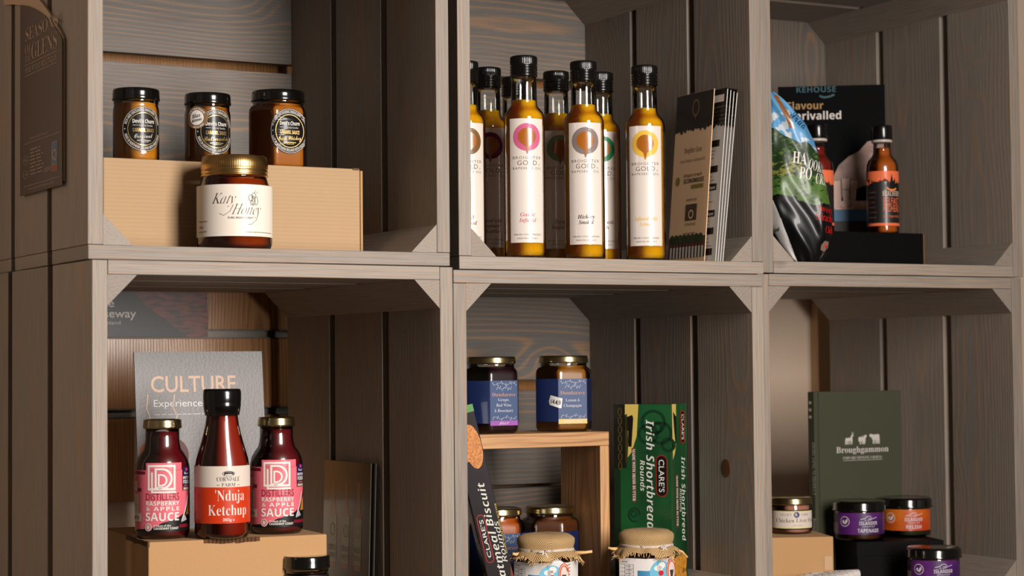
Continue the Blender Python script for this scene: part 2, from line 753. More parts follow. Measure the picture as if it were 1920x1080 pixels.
def screw(parent, x, y, z, ax='y', r=.0022):
    bm = bmesh.new()
    bmesh.ops.create_cone(bm, cap_ends=True, segments=14, radius1=r, radius2=r * .8, depth=.0012)
    if ax == 'y':
        bmesh.ops.rotate(bm, verts=bm.verts, matrix=Matrix.Rotation(math.pi / 2, 3, 'X'))
    else:
        bmesh.ops.rotate(bm, verts=bm.verts, matrix=Matrix.Rotation(-math.pi / 2, 3, 'Y'))
    bmesh.ops.translate(bm, verts=bm.verts, vec=(x, y, z))
    o = bmobj('screw', bm, mat('zinc_screw', (200, 200, 195), rough=.25, metal=1), parent)
    return o

# ------------------------------------------------------------------ the room
def set_struct(o):
    o['kind'] = 'structure'
    return o


WCR = W_crate()
cream = mat('cream_wall_paint', (240, 214, 190), rough=.8, bump=.15, bscale=300)
# wall line: parallel to the row of crates, just behind their backs
pA, pB = wl('L1', 0, .402), wl('L3', .4, .402)
wdir = Vector((math.cos(.505), math.sin(.505), 0))
wn = Vector((-math.sin(.505), math.cos(.505), 0))
far = max(wl(c, a, .4035).dot(wn) for c in CR for a in (0, .4))
WOFF = far + .022            # wall face distance along wn
WYAW = .505
worg = wn * WOFF             # point on wall face with zero along-wall coordinate


def wallobj(name, x0, x1, y0, y1, z0, z1, m, bev=0.0):
    o = bmobj(name, boxbm(x0, x1, y0, y1, z0, z1, bev), m)
    o.location = worg
    o.rotation_euler = (0, 0, WYAW)
    return o


def wallcoord(p):
    return (p - worg).dot(wdir)


set_struct(wallobj('wall_back', -3.0, 4.0, .014, .10, 0, 2.6, cream))
fl = set_struct(bmobj('floor', boxbm(-4, 5, -1.5, 5.5, -.05, 0), wood('oak_floor_boards', (150, 112, 76), (120, 84, 52), (90, 60, 36), ring=.012)))

oak = wood('oak_veneer', (176, 132, 88), (128, 84, 48), (112, 74, 42), axis=1, ring=.006, rough=.28, knots=False, amt=.8)
alu = mat('brushed_aluminium', (120, 114, 108), rough=.5, metal=1)
# slatwall: boards between aluminium channels
sw_end = wallcoord(wl('L2', .4, .402)) - .03
sw_start = wallcoord(wl('L1', 0, .402)) - .12
sl = thing('slatwall_panel', 'oak slatwall with metal channels on the wall behind the crates', 'slatwall panel', worg, WYAW)
GRV = [1.2445 + .0965 * i for i in range(-1, 6)]
edges = [1.042] + GRV + [1.92]
for i in range(len(edges) - 1):
    z0 = edges[i] + (.0055 if i > 0 else 0)
    z1 = edges[i + 1] - (.0055 if i < len(edges) - 2 else 0)
    bm = boxbm(-(sw_end - sw_start) / 2, (sw_end - sw_start) / 2, -.007, .007, -(z1 - z0) / 2, (z1 - z0) / 2, .0006)
    o = bmobj('oak_board', bm, wood('oak_veneer_panel', (196, 140, 86), (140, 88, 46), (120, 76, 40), axis=2, ring=.0035, rough=.24, knots=False, amt=.8, bump=.10), sl)
    o.location = ((sw_end + sw_start) / 2, .007, (z0 + z1) / 2)
for z in GRV:
    bm = boxbm(sw_start, sw_end, .010, .0139, z - .0052, z + .0052)
    boxbm(sw_start, sw_end, -.0012, .0139, z - .0055, z - .0043, .0002, 1, bm)
    boxbm(sw_start, sw_end, -.0012, .0139, z + .0043, z + .0055, .0002, 1, bm)
    bmobj('aluminium_channel', bm, alu, sl)

# upright strip where the wall steps, seen through the open back of the bottom right crate
rt_ = Vector(ray(1532, 700))
w0_ = wallcoord(rt_ * (WOFF / rt_.dot(wn)))
set_struct(wallobj('trim_1', w0_, w0_ + .075, -.004, .0139, 0, 2.6, mat('trim_paint', (214, 178, 140), rough=.7)))

# counter that carries the crates
ct = thing('display_counter', 'long wooden counter under the bottom row of crates', 'counter', wl('L2', 0, 0, 0), .49)
plank('counter_top', -.75, 1.15, -.06, .40, BASE_Z - .035, BASE_Z, wood('counter_oak', (160, 128, 92), (128, 92, 60), (100, 72, 46)), ct, .002)
plank('counter_body', -.71, 1.11, -.02, .38, .0, BASE_Z - .035, wood('counter_oak', (0, 0, 0), (0, 0, 0), (0, 0, 0)), ct, .002)


# ------------------------------------------------------------------ crates
def crate(c, label, top, bottom, back, screws=()):
    x0, y0, zz, th = CR[c]
    Wd = S
    z_bot = CZ + zz if c[0] == 'U' else BASE_Z
    z_top = (CZ + zz + HC) if c[0] == 'U' else CZ + CR[c][2] - .0006
    H = z_top - z_bot
    t = thing('wooden_crate', label, 'crate', (x0 * S, y0 * S, z_bot), th, 'grey stained pine crates stacked on their sides as shelves')
    rng = [(G[0], G[1]), (G[2], G[3]), (G[4], G[5])]
    zb0 = TB if bottom == 'full' else 0
    zt0 = H - TB if top == 'full' else H
    for (y0_, y1_) in rng:
        for sx in (0, 1):
            a0, a1 = (0, T) if sx == 0 else (Wd - T, Wd)
            o = plank('side_plank', a0, a1, y0_, y1_, zb0 + .0003, zt0 - .0003, WCR, t)
            if c == 'L2' and sx == 1 and y0_ == 0:
                kz = hit('L2', 1360, 880, .04)
                lz = kz.z - z_bot
                bm = bmesh.new()
                bmesh.ops.create_uvsphere(bm, u_segments=20, v_segments=12, radius=.0075)
                bmesh.ops.scale(bm, verts=bm.verts, vec=(.12, 1.35, 1.45))
                k = bmobj('knot', bm, mat('knot_wood', (96, 50, 22), rough=.4), t, True)
                k.location = (Wd - T - .0002, .060, lz)
        ea, eb = (0, Wd) if bottom == 'full' else (T, Wd - T)
        plank('bottom_plank', ea + .0003, eb - .0003, y0_, y1_, 0, TB, WCR, t)
        ea, eb = (0, Wd) if top == 'full' else (T, Wd - T)
        plank('top_plank', ea + .0003, eb - .0003, y0_, y1_, H - TB, H, WCR, t)
    # corner blocks: triangular lengths of timber
    for sx in (0, 1):
        for sz in (0, 1):
            L = G[5] / 2 - .001
            bm = bmesh.new()
            px = [(0, 0), (BLK, 0), (0, BLK)]
            ring = []
            for xx in (-L, L):
                ring.append([bm.verts.new((xx, (-p[0] if sx else p[0]), (-p[1] if sz else p[1]))) for p in px])
            bm.faces.new(ring[0])
            bm.faces.new(ring[1][::-1])
            for i in range(3):
                j = (i + 1) % 3
                bm.faces.new((ring[0][i], ring[0][j], ring[1][j], ring[1][i]))
            bmesh.ops.recalc_face_normals(bm, faces=bm.faces[:])
            o = bmobj('corner_block', bm, WCR, t)
            # local X runs along the depth, local Y across
            mm = Matrix(((0, 1, 0), (1, 0, 0), (0, 0, 1))).to_4x4()
            mm.translation = (Wd - T - .0002 if sx else T + .0002, G[5] / 2, (H - TB - .0002) if sz else TB + .0002)
            o.matrix_local = mm
    yb0, yb1 = G[5] + .0003, G[5] + .0143
    if back[0] == 'h':
        for (za, zb) in back[1]:
            plank('back_slat', .0005, Wd - .0005, yb0, yb1, za - z_bot, zb - z_bot, W_back(), t)
    elif back[0] == 'v':
        n = 3
        w = (Wd - .001) / n
        for i in range(n):
            plank('back_slat', .0005 + i * w + .0004, .0005 + (i + 1) * w - .0004, yb0, yb1, 0, H, W_back(), t)
    for (u, v, ax) in screws:
        if ax == 'front':
            p = hit(c, u, v, 0)
            a = (p - wl(c, 0, 0)).dot(Vector((math.cos(th), math.sin(th), 0)))
            screw(t, a, -.0004, p.z - z_bot)
    return t


zt = CZ + .1092 + HC
crate('U1', 'grey stained wooden crate holding caramel jars and the honey jar, top left', 'between', 'full',
      ('h', [(CZ + .1092, 1.4235), (1.437, 1.5672), (1.5788, zt)]))
crate('L1', 'grey stained wooden crate with open back holding the ketchup and raspberry sauces, bottom left', 'between', 'between', ('n',))
crate('U2', 'grey stained wooden crate full of oil bottles, top middle', 'between', 'full',
      ('h', [(CZ + .1068, 1.440), (1.452, 1.572), (1.584, CZ + .1068 + HC)]), screws=())
crate('L2', 'grey stained wooden crate holding the green shortbread box and navy labelled jars', 'full', 'full',
      ('h', [(BASE_Z, 1.0422), (1.0471, 1.1693), (1.1833, CZ + .1059)]))
crate('U3', 'grey stained wooden crate holding the crisps bag and hot sauce, top right', 'between', 'between', ('v',), screws=((1427, 437, 'front'),))
crate('L3', 'grey stained wooden crate with open back holding the green book, bottom right', 'between', 'between', ('n',))

# ------------------------------------------------------------------ shared materials
white = ink(235, 228, 220, 'white_print')
black = ink(18, 16, 15, 'black_print')
black_cap = mat('black_plastic_cap', (10, 9, 9), rough=.22, coat=.3)
black_lid = mat('black_lacquered_lid', (9, 8, 8), rough=.16, coat=.6)
gold_lid = mat('pale_gold_lid', (200, 182, 136), rough=.24, metal=1)
brass_lid = mat('gold_screw_lid', (226, 178, 110), rough=.27, metal=1)
kraft = stripes_mat('kraft_board', (188, 155, 117), (170, 136, 98), 2, 1500.0, bump=.05, fac=.25)
kraft_d = mat('kraft_board_plain', (190, 146, 98), rough=.85, bump=.15, bscale=250)
black_board = mat('black_card_board', (13, 12, 11), rough=.55, bump=.1, bscale=200, spec=.06)
GL = glass_thin()


# ------------------------------------------------------------------ generic pieces
def lid(parent, r, z0, h, m, style='twist', name='lid', N=96):
    if style == 'twist':       # pressed lug lid with a rolled rim and a slightly sunk top
        rows = [(r * .955, z0), (r, z0 + .0008), (r * 1.012, z0 + .0018), (r, z0 + .003), (r * .99, z0 + h * .6), (r * .985, z0 + h * .86), (r * .955, z0 + h),
                (r * .90, z0 + h), (r * .87, z0 + h - .0007), (r * .4, z0 + h - .0007)]
        return lathe(name, rows, m, parent, N)
    rows = [(r * .97, z0), (r, z0 + h * .06), (r, z0 + h * .16), (r * .965, z0 + h * .20), (r * .965, z0 + h * .26), (r, z0 + h * .30), (r, z0 + h * .42),
            (r * .965, z0 + h * .46), (r, z0 + h * .52), (r, z0 + h * .92), (r * .96, z0 + h), (r * .5, z0 + h)]
    return lathe(name, rows, m, parent, 240, knurl=(z0 + h * .5, z0 + h * .95, 80, .012))


def jar(parent, r, h, lid_r, lid_h, fill, lid_m, shape=None, N=72, neck=.86, sh=.11, fillto=None, lidstyle='twist'):
    """glass jar (thin clear shell) over its contents, and a lid"""
    hb = h - lid_h
    k = 1 if shape else 0
    zs = hb * (1 - sh)
    nr = lid_r * .94
    rows = [(r * .80, 0, k), (r * .94, .0012, k), (r, .005, k), (r, zs - .004, k), (r * .985, zs, k), (r * .94, zs + .0035, k * .7), (nr * 1.0, zs + (hb - zs) * .55, 0), (nr, hb, 0), (nr, hb + lid_h * .4, 0)]
    g = lathe('glass', rows, GL, parent, N, shape)
    ft = fillto if fillto else hb - .003
    q = .0014
    rows2 = [(r * .78, q, k), (r * .93 - q, .0024, k), (r - q, .006, k), (r - q, zs - .0045, k), (r * .97 - q, zs, k), (r * .92 - q, zs + .003, k * .7)]
    if ft > zs + (hb - zs) * .5:
        rows2 += [(nr - q, zs + (hb - zs) * .56, 0), (nr - q, ft, 0)]
    else:
        rows2 += [(nr * 1.0 - q, max(ft, zs + .0035), 0)]
    lathe('contents', rows2, fill, parent, N, shape)
    lid(parent, lid_r, hb, lid_h, lid_m, lidstyle)
    return g


def pm(p):
    """metres per photo pixel at the distance of p"""
    return p.y / F_PX


# ------------------------------------------------------------------ top left crate
# long kraft box
a0 = .0485
bL, bR = wl('U1', a0, .10), hit('U1', 680, 400, .10)
lenb = (Vector((bR.x, bR.y)) - Vector((bL.x, bL.y))).length
BTOP = 1.4205
t = thing('cardboard_box', 'long low kraft cardboard box in the top left crate, under the caramel jars', 'cardboard box', (bL.x, bL.y, shelf('U1')), CR['U1'][3])
hb = BTOP - shelf('U1')
bmobj('box_body', boxbm(0, lenb - .003, 0, .15, 0, hb, .0012), kraft, t)
bmobj('tuck_flap', boxbm(lenb - .0028, lenb, -.0006, .148, .0015, hb - .002, .0004), kraft_d, t)
bm = boxbm(lenb - .012, lenb - .004, -.0008, .0004, hb - .0016, hb + .0006, .0003, 1)
bmobj('torn_edge', bm, mat('dark_board_edge', (110, 74, 44), rough=.9), t)

foil = mat('gold_foil_print', (226, 190, 120), rough=.3, metal=.6)
BL = ink(24, 22, 22, 'black_label', rough=.4, coat=.25)
silver = ink(214, 206, 196, 'silver_print')


def churn_label(A, cx, cy, R, flavour, fl_m, sq=1.0):
    A.ell(cx, cy, R * sq, R, BL, 1, 60)
    A.ring(cx, cy, R * .74 * sq, R * .74, R * .028, foil, 2, 60)
    A.ring(cx, cy, R * .98 * sq, R * .98, R * .02, silver, 2, 60)
    A.arctext('RICH AND UNCEASING INDULGENT CARAMEL', cx, cy, R * .80, 90, R * .12, silver, 'sansb', span=150)
    A.arctext('MADE IN NORTHERN IRELAND WITH FRESH CREAM', cx, cy, R * .91, 270, R * .12, silver, 'sansb', span=150, inside=True)
    A.ell(cx - R * .87 * sq, cy, R * .03, R * .03, silver, 2, 10)
    A.text("Devil's Churn", cx, cy - R * .26, R * .17, white, w=R * 1.02 * sq, st='sansb')
    A.line([(cx - R * .5 * sq, cy - R * .16), (cx - R * .28 * sq, cy - R * .16)], R * .02, silver, 2)
    A.text('Heavenly Goodies', cx + R * .1, cy - R * .12, R * .08, silver, w=R * .66 * sq)
    A.text('CARAMEL SAUCE', cx, cy + R * .13, R * .16, foil, w=R * 1.0 * sq, st='sansb')
    A.text(flavour, cx, cy + R * .40, R * .19, fl_m, w=R * (1.2 if len(flavour) > 9 else .86) * sq, st='script', rot=3)
    A.line([(cx - R * .32 * sq, cy + R * .52), (cx, cy + R * .50), (cx + R * .32 * sq, cy + R * .51)], R * .03, fl_m, 2)
    A.line([(cx - R * .16 * sq, cy + R * .58), (cx + R * .22 * sq, cy + R * .57)], R * .02, fl_m, 2)


caramel = mat('caramel_sauce', (204, 132, 22), rough=.35, sss=.4, coat=.2)
butter = mat('butterscotch_sauce', (156, 92, 14), rough=.35, sss=.4, coat=.2)
whiskey = mat('whiskey_caramel_sauce', (176, 102, 14), rough=.35, sss=.4, coat=.2)


def on_box(u, vtop, b, tag_=None):
    p = hit('U1', u, vtop, b)
    return Vector((p.x, p.y, BTOP)), p.z - BTOP


grp = 'jars of caramel sauce on the kraft box'
p, hj = on_box(255, 169, .155)
k = pm(p)
t = thing('caramel_jar', 'round caramel sauce jar with a black lid labelled Original, leftmost on the kraft box', 'jar', p, facecam(p), grp)
jar(t, 43.2 * k, hj, 44.5 * k, .0125, caramel, black_lid)
A = Art(k, 0, hj / k)
churn_label(A, 43.2 * math.radians(20), 78, 42, 'Original', silver)
A.ell(43.2 * math.radians(20), 78 + 43, 5, 3.5, silver, 1, 14)
A.build('label', t, cylmap(43.4 * k), cylcuts(43.4 * k))
p, hj = on_box(389, 178, .155)
k = pm(p)
t = thing('caramel_jar', 'caramel sauce jar labelled Butterscotch with a round award sticker, on the kraft box', 'jar', p, facecam(p), grp)
jar(t, 43.0 * k, hj, 43.8 * k, .0125, butter, black_lid)
A = Art(k, 0, hj / k)
c0 = 43 * math.radians(24)
churn_label(A, c0, 74, 42, 'Butterscotch', foil)
A.ell(c0, 74 + 43, 5, 3.5, silver, 1, 14)
sx0, sy0 = -43 * math.radians(28), 48
A.ell(sx0, sy0, 22, 21, mat('bronze_sticker', (150, 120, 84), rough=.35, metal=.4), 3, 40)
A.ell(sx0, sy0, 14, 14, white, 4, 32)
A.text('Blas', sx0, sy0, 7, black, w=17, st='serifbi', rot=12, lvl=5)
A.text('hEireann', sx0 + 1, sy0 + 7, 5, black, w=20, st='sansbi', rot=12, lvl=5)
A.arctext('Irish Food Awards', sx0, sy0, 15.5, 90, 3.4, white, 'sansb', span=130, lvl=5)
A.arctext('GOLD 2023', sx0, sy0, 19.5, 285, 3.4, white, 'sansb', span=70, inside=True, lvl=5)
A.build('label', t, cylmap(43.2 * k), cylcuts(43.2 * k))
p, hj = on_box(521, 173, .165)
k = pm(p)
ap = 60 * math.cos(math.radians(30)) * k
t = thing('caramel_jar', 'six-sided caramel sauce jar labelled Irish Whiskey, rightmost on the kraft box', 'jar', p, facecam(p, math.radians(24.3)), grp)
jar(t, ap, hj, 50.5 * k, .0125, whiskey, black_lid, sect_hex, 96)
A = Art(k, 0, hj / k)
churn_label(A, 0, 79, 42, 'Irish Whiskey', foil, .93)
f, cuts = hexmap(ap)
A.build('label', t, f, cuts)

# honey jar
p = hit('U1', 440, 461, .052)
p.z = shelf('U1')
k = pm(p)
hj = hit('U1', 440, 295, .052).z - p.z
t = thing('honey_jar', 'large round jar of dark honey with a gold ridged lid and cream label', 'jar', p, facecam(p))
r = 70.2 * k
rows = [(r * .80, 0), (r * .95, .0018), (r, .007), (r, 92 * k), (r * .99, 104 * k), (r * .95, 118 * k), (r * .885, 132 * k), (r * .86, 138 * k), (r * .86, 146 * k)]
lathe('glass', rows, GL, t, 96)
honey = oil_mat('honey', (170, 62, 6), trans=.35, rad=(.03, .010, .001))
rows = [(r * .79, .0014), (r * .94 - .001, .003), (r - .0016, .008), (r - .0016, 92 * k), (r * .99 - .0016, 104 * k), (r * .95 - .0016, 118 * k), (r * .87 - .001, 133 * k)]
lathe('honey', rows, honey, t, 96)
L0 = 138 * k
rl = 63 * k
rows = [(rl * .96, L0), (rl, L0 + .0006), (rl, L0 + 4 * k), (rl * .975, L0 + 5.5 * k), (rl * 1.0, L0 + 8 * k), (rl * 1.0, L0 + 11 * k), (rl * .97, L0 + 13 * k), (rl * .99, L0 + 15.5 * k), (rl * .99, L0 + 24 * k), (rl * .95, hj - .0006), (rl * .93, hj), (rl * .5, hj)]
lathe('lid', rows, brass_lid, t, 300, knurl=(L0 + 15 * k, L0 + 25 * k, 100, .006))
paper = mat('cream_label_paper', (238, 226, 212), rough=.5, coat=.12)
A = Art(k, 0, 0)   # y measured up from the base with y negative = up
A.rect(-104, -120, 112, -24, paper, 1)
A.build('label', t, cylmap(r + .0002), cylcuts(r))
A = Art(k, 0, 0)
dk = ink(72, 66, 60, 'grey_brown_print')
A.text('Katy', -22, -84, 20, dk, w=44, st='serifi', shear=.25, lvl=3, off=-.012)
A.text('Honey', 22, -64, 20, dk, w=56, st='serifi', shear=.25, lvl=3, off=-.012)
A.line([(-2, -82), (-8, -70), (-20, -62), (-28, -66)], .8, dk, 3)
A.line([(46, -64), (42, -54), (32, -46), (25, -46)], .8, dk, 3)
A.text('PURE IRISH HONEY', 12, -56, 3.6, dk, w=48, lvl=3)
for (x, y, rx, ry) in ((31, -95, 5, 6), (37, -99, 4.5, 6), (36, -90, 4, 9), (42, -90, 4, 8), (33, -86, 3.5, 5)):
    A.ring(x, y, rx, ry, .9, dk, 3, 20)
A.line([(39, -104), (40, -110)], .7, dk, 3)
A.line([(42, -103), (46, -107)], .7, dk, 3)
A.text('katyhoney', -68, -51, 3.6, dk, w=27, al='c', lvl=3)
A.text('340g', -75, -40, 4, dk, w=14, lvl=3)
A.lines(-84, -34, -56, 1, 2, dk, 1.4, 3, 0)
A.lines(20, -32, 88, 1, 2, dk, 1.0, 3, 0)
A.build('lettering', t.children[-1], cylmap(r + .0002), cylcuts(r))

# hanging brown bag on the crate's outer side
th = CR['U1'][3]
# local frame: x runs along the crate side from back to front, y points into the crate side, z up
side_o = wl('U1', -.0065, 0)


def bpos(u):
    """distance back along the crate's outer side for photo column u"""
    lo, hi = -.1, .5
    for _ in range(50):
        mid = (lo + hi) / 2
        q = wl('U1', -.0065, mid)
        d = q.y * _cp
        if 960 + F_PX * q.x / d > u:
            lo = mid
        else:
            hi = mid
    return (lo + hi) / 2


b_near, b_far = bpos(111), bpos(32)
wbag = b_far - b_near
pz = lambda u, v, b: (lambda q, d: CZ + d[2] * (q.y / d[1]))(wl('U1', -.0065, b), ray(u, v))
z_bot = pz(111, 346, b_near)
z_sh = pz(111, 72, b_near)
z_pk = z_sh + .052
t = thing('hanging_display_card', 'dark brown round-topped card with cream lettering on the outer side of the crates', 'display card',
          (*wl('U1', 0, b_far).xy, z_bot), th + math.pi / 2 + math.pi)
# in this frame +x runs towards the crate front, -y points out from the crate side
brown = mat('dark_brown_card', (62, 40, 26), rough=.5)
beige = mat('beige_card', (190, 160, 130), rough=.7)
hs, hp = z_sh - z_bot, z_pk - z_bot


def arch(w0, w1, h_sh, h_pk, n=20):
    pts = [(w0, 0), (w1, 0)]
    cx, rx = w0, (w1 - w0)
    cx = (w0 + w1) / 2 - .012
    for i in range(n + 1):
        a = math.pi / 2 * i / n
        pts.append((cx + (w1 - cx) * math.cos(a), h_sh + (h_pk - h_sh) * math.sin(a)))
    for i in range(1, n + 1):
        a = math.pi / 2 * i / n
        pts.append((cx - (cx - w0) * math.sin(a), h_pk - (h_pk - h_sh) * .35 * (1 - math.cos(a))))
    return pts


def slab(name, pts, y0, y1, m, parent, bev=.0004):
    bm = bmesh.new()
    a = [bm.verts.new((x, y0, z)) for x, z in pts]
    b = [bm.verts.new((x, y1, z)) for x, z in pts]
    bm.faces.new(a)
    bm.faces.new(b[::-1])
    n = len(pts)
    for i in range(n):
        bm.faces.new((a[i], b[i], b[(i + 1) % n], a[(i + 1) % n]))
    bmesh.ops.recalc_face_normals(bm, faces=bm.faces[:])
    return bmobj(name, bm, m, parent)


up = 1.86 / F_PX


def cardtop(pts, dz=0.0):
    return [(wbag * x, hs + (y + dz) * up) for x, y in pts]


curve = [(1.0, -8), (.99, 0), (.95, 11), (.88, 24), (.80, 37), (.70, 51), (.60, 65), (.48, 79), (.35, 92), (.18, 106), (0, 117)]
fr = slab('front_panel', [(0, 0), (wbag, 0)] + cardtop(curve), -.0042, -.0034, brown, t)
outer = [(1.0, -6), (.995, 2), (.955, 13), (.89, 27), (.815, 42), (.72, 60), (.62, 78), (.50, 98), (.36, 118), (.1, 142), (-.2, 156), (-.45, 166)]
inner = [(-.45, 139), (-.2, 128), (0, 116)]
slab('back_panel', [(0, .004), (wbag, .004)] + cardtop(outer) + cardtop(inner), -.0032, -.0008, beige, t)
kb = wbag / 78.0     # print units: 78 across the card
ky_ = 1.86 / F_PX
A = Art(kb, 0, 0, ky_)
pr = ink(176, 150, 132, 'cream_foil_print', rough=.4)
H0 = hs / ky_
A.text('SEASON', 37, -(H0 + 31), 27, pr, w=52, st='serif', sp=.9)
A.text('S', 67, -(H0 + 31), 27, pr, w=8, st='serif')
A.text('GLENS', 46, -(H0 - 13), 33, pr, w=47, st='serif', sp=.9)
A.text('OF', 16, -(H0 + 2), 20, pr, w=11, st='serif')
A.text('THE', 16, -(H0 - 14), 13, pr, w=11, st='serif')
A.rect(10, -(H0 - 19), 70, -(H0 - 20.2), pr, 2)
A.text('FINE FOOD BOUTIQUE', 40, -(H0 - 37), 11, pr, w=58, st='sans')
A.rect(10, -(H0 - 42), 70, -(H0 - 43.2), pr, 2)
A.build('lettering', fr, planemap(-.0043))
A = Art(kb, 0, 0, ky_)
A.text('Purchase With Purpose', 36, -113, 5.5, pr, w=34, st='sansi')
A.rect(8, -108, 74, -107, pr, 2)
A.lines(20, -93, 46, 8, 7.4, pr, 2.0, 2)
A.ring(12, -72, 5, 9, .8, pr, 2, 24)
A.text('B', 12, -70, 5, pr, w=5)
A.ring(12, -42, 5, 9, .8, pr, 2, 24)
A.text('8', 12, -40, 5, pr, w=4)
blue = ink(70, 110, 140, 'rating_blue')
A.rect(60, -92, 70, -32, pr, 2)
A.rect(60.8, -91, 69.2, -46, blue, 3)
A.rect(60.8, -45, 69.2, -33, ink(150, 70, 36), 3)
A.text('Q', 65, -56, 20, pr, w=8, lvl=4)
for i in range(3):
    A.ring(48.5 + 4.4 * i, -40, 2.0, 4.5, 1.1, pr, 2, 16)
A.rect(8, -18, 74, -17, pr, 2)
A.text('www.seasonsoftheglens.co.uk', 40, -8, 5.2, pr, w=48)
A.build('small_print', fr, planemap(-.0043))

# ------------------------------------------------------------------ oil bottles, top middle crate
GOLDOIL = oil_mat('golden_oil', (255, 180, 14), trans=.2, rad=(.025, .022, .006))
KO = .000601
lab_paper = mat('oil_label_paper', (236, 224, 214), rough=.38, coat=1.0)
lab_paper.node_tree.nodes['Principled BSDF'].inputs['Coat IOR'].default_value = 1.75
drop = mat('amber_label_window', (168, 96, 14), rough=.3, coat=.5)
grey_pr = ink(120, 104, 92, 'grey_print')


def oil_bottle(p, label, ringc, name, name_m, yaw):
    t = thing('oil_bottle', label, 'bottle', p, facecam(p, math.radians(yaw)), 'tall bottles of golden rapeseed oil')
    K = KO
    r, rn = 38.5 * K, 24.5 * K
    H = 383 * K
    # outer glass with clear neck
    rows = [(r * .82, 0), (r * .95, .0012), (r, .0045), (r, 262 * K), (r * .985, 269 * K), (r * .93, 276 * K), (r * .82, 281.5 * K), (rn * 1.12, 286 * K), (rn * 1.02, 290 * K), (rn, 296 * K), (rn * .97, 330 * K), (rn * .95, 350 * K)]
    lathe('glass', rows, GL, t, 72)
    q = .0011
    rows = [(r * .80, .004), (r * .94 - q, .0052), (r - q, .009), (r - q, 262 * K), (r * .985 - q, 268.5 * K), (r * .93 - q, 275 * K), (r * .82 - q, 280 * K), (rn * 1.12 - q, 284.5 * K), (rn * 1.02 - q, 290 * K), (rn - q, 296 * K), (rn * .99 - q, 299 * K), (rn * .9 - q, 299.3 * K)]
    lathe('oil', rows, GOLDOIL, t, 64)
    # ridged black screw cap
    rc = 25.8 * K
    z0 = 344 * K
    rows = [(rc * .96, z0)]
    for i in range(4):
        zz = z0 + (2 + i * 5.2) * K
        rows += [(rc, zz), (rc * 1.0, zz + 2.6 * K), (rc * .955, zz + 3.4 * K), (rc * .955, zz + 4.2 * K)]
    rows += [(rc * .99, z0 + 24 * K), (rc * .99, z0 + 36 * K), (rc * .96, z0 + 38.3 * K), (rc * .90, z0 + 39 * K), (rc * .3, z0 + 39 * K)]
    lathe('cap', rows, black_cap, t, 260, knurl=(z0 + 23.5 * K, z0 + 37 * K, 52, .012))
    A = Art(K, 0, 0)
    A.rect(-35, -262, 35, -30, lab_paper, 1)
    lb = A.build('label', t, cylmap(r + .0001), cylcuts(r))
    A = Art(K, 0, 0)
    A.ring(0, -227, 27, 26, 10.5, ringc, 2, 64)
    pts = []
    for i in range(40):
        a = math.radians(-62 + 304 * i / 39)
        pts.append((17 * math.cos(a), -228 - 16.5 * math.sin(a)))
    pts += [(-3.6, -209), (-1.2, -199), (0, -197), (1.2, -199), (3.6, -209)]
    pts2 = [(x * 1.1, -228 + (y + 228) * 1.08) for x, y in pts]
    A.poly(pts2, ringc, 3)
    A.poly(pts, drop, 4)
    A.build('logo', lb, cylmap(r + .0001), cylcuts(r))
    A = Art(K, 0, 0)
    A.text('BROIGHTER', 0, -186, 5.2, grey_pr, w=56, sp=1.3)
    A.text('GOLD', 0, -174.5, 8.6, grey_pr, w=38, sp=1.1)
    A.ell(24, -175.5, 1.1, 1.1, grey_pr, 2, 10)
    A.text('RAPESEED OIL', 0, -166.5, 4.4, grey_pr, w=56, sp=1.3)
    y0 = -79
    for i, s in enumerate(name):
        A.text(s, 0, y0 + i * 10.5, 7, name_m, st='serifbi', w=min(46, 4.1 * len(s) + 4))
    A.text('VIRGIN COLD PRESSED', 0, -43.5, 3, grey_pr, w=54)
    A.text('HIGH IN OMEGA 3', 0, -36.5, 3, grey_pr, w=40)
    A.build('lettering', lb, cylmap(r + .0001), cylcuts(r))
    return t


def ob(u, b):
    p = hit('U2', u, 300, b)
    p.z = shelf('U2')
    return p


oil_bottle(ob(983.5, .046), 'golden oil bottle with a pink ring, Garlic Infused, leftmost of the front row', ink(206, 96, 136), ['Garlic', 'Infused'], ink(206, 110, 122), 8)
oil_bottle(ob(1095.5, .051), 'golden oil bottle with a grey ring, Hickory Smoked, middle of the front row', ink(134, 120, 116), ['Hickory', 'Smoked'], black, 4)
oil_bottle(ob(1210, .049), 'golden oil bottle with a yellow ring, Infused with Lemon, rightmost of the bottles', ink(236, 186, 70), ['Infused with', 'Lemon'], ink(238, 190, 96), 0)
oil_bottle(ob(916, .139), 'golden oil bottle with a purple ring, Rosemary and Garlic, behind the pink ringed bottle', ink(112, 18, 84), ['Infused with', 'Rosemary', '& Garlic'], ink(90, 60, 60), 5)
oil_bottle(ob(873, .108), 'golden oil bottle with a brown ring half hidden by the left edge of the crate', ink(120, 84, 40), ['Cold', 'Pressed'], ink(120, 84, 40), 8)
oil_bottle(ob(965, .192), 'golden oil bottle of which only cap and neck show, directly behind the pink ringed bottle', ink(120, 60, 110), ['Chilli', 'Infused'], ink(120, 60, 90), 0)
oil_bottle(ob(1044, .131), 'golden oil bottle with a pale green ring, Thyme, between the pink and grey ringed bottles', ink(120, 160, 128), ['Thyme', 'Inspired'], ink(120, 90, 70), 10)
oil_bottle(ob(1127, .118), 'golden oil bottle with a dark green ring, Irish, behind the grey ringed bottle', ink(28, 122, 74), ['Infused with', 'Irish'], ink(60, 80, 70), 3)


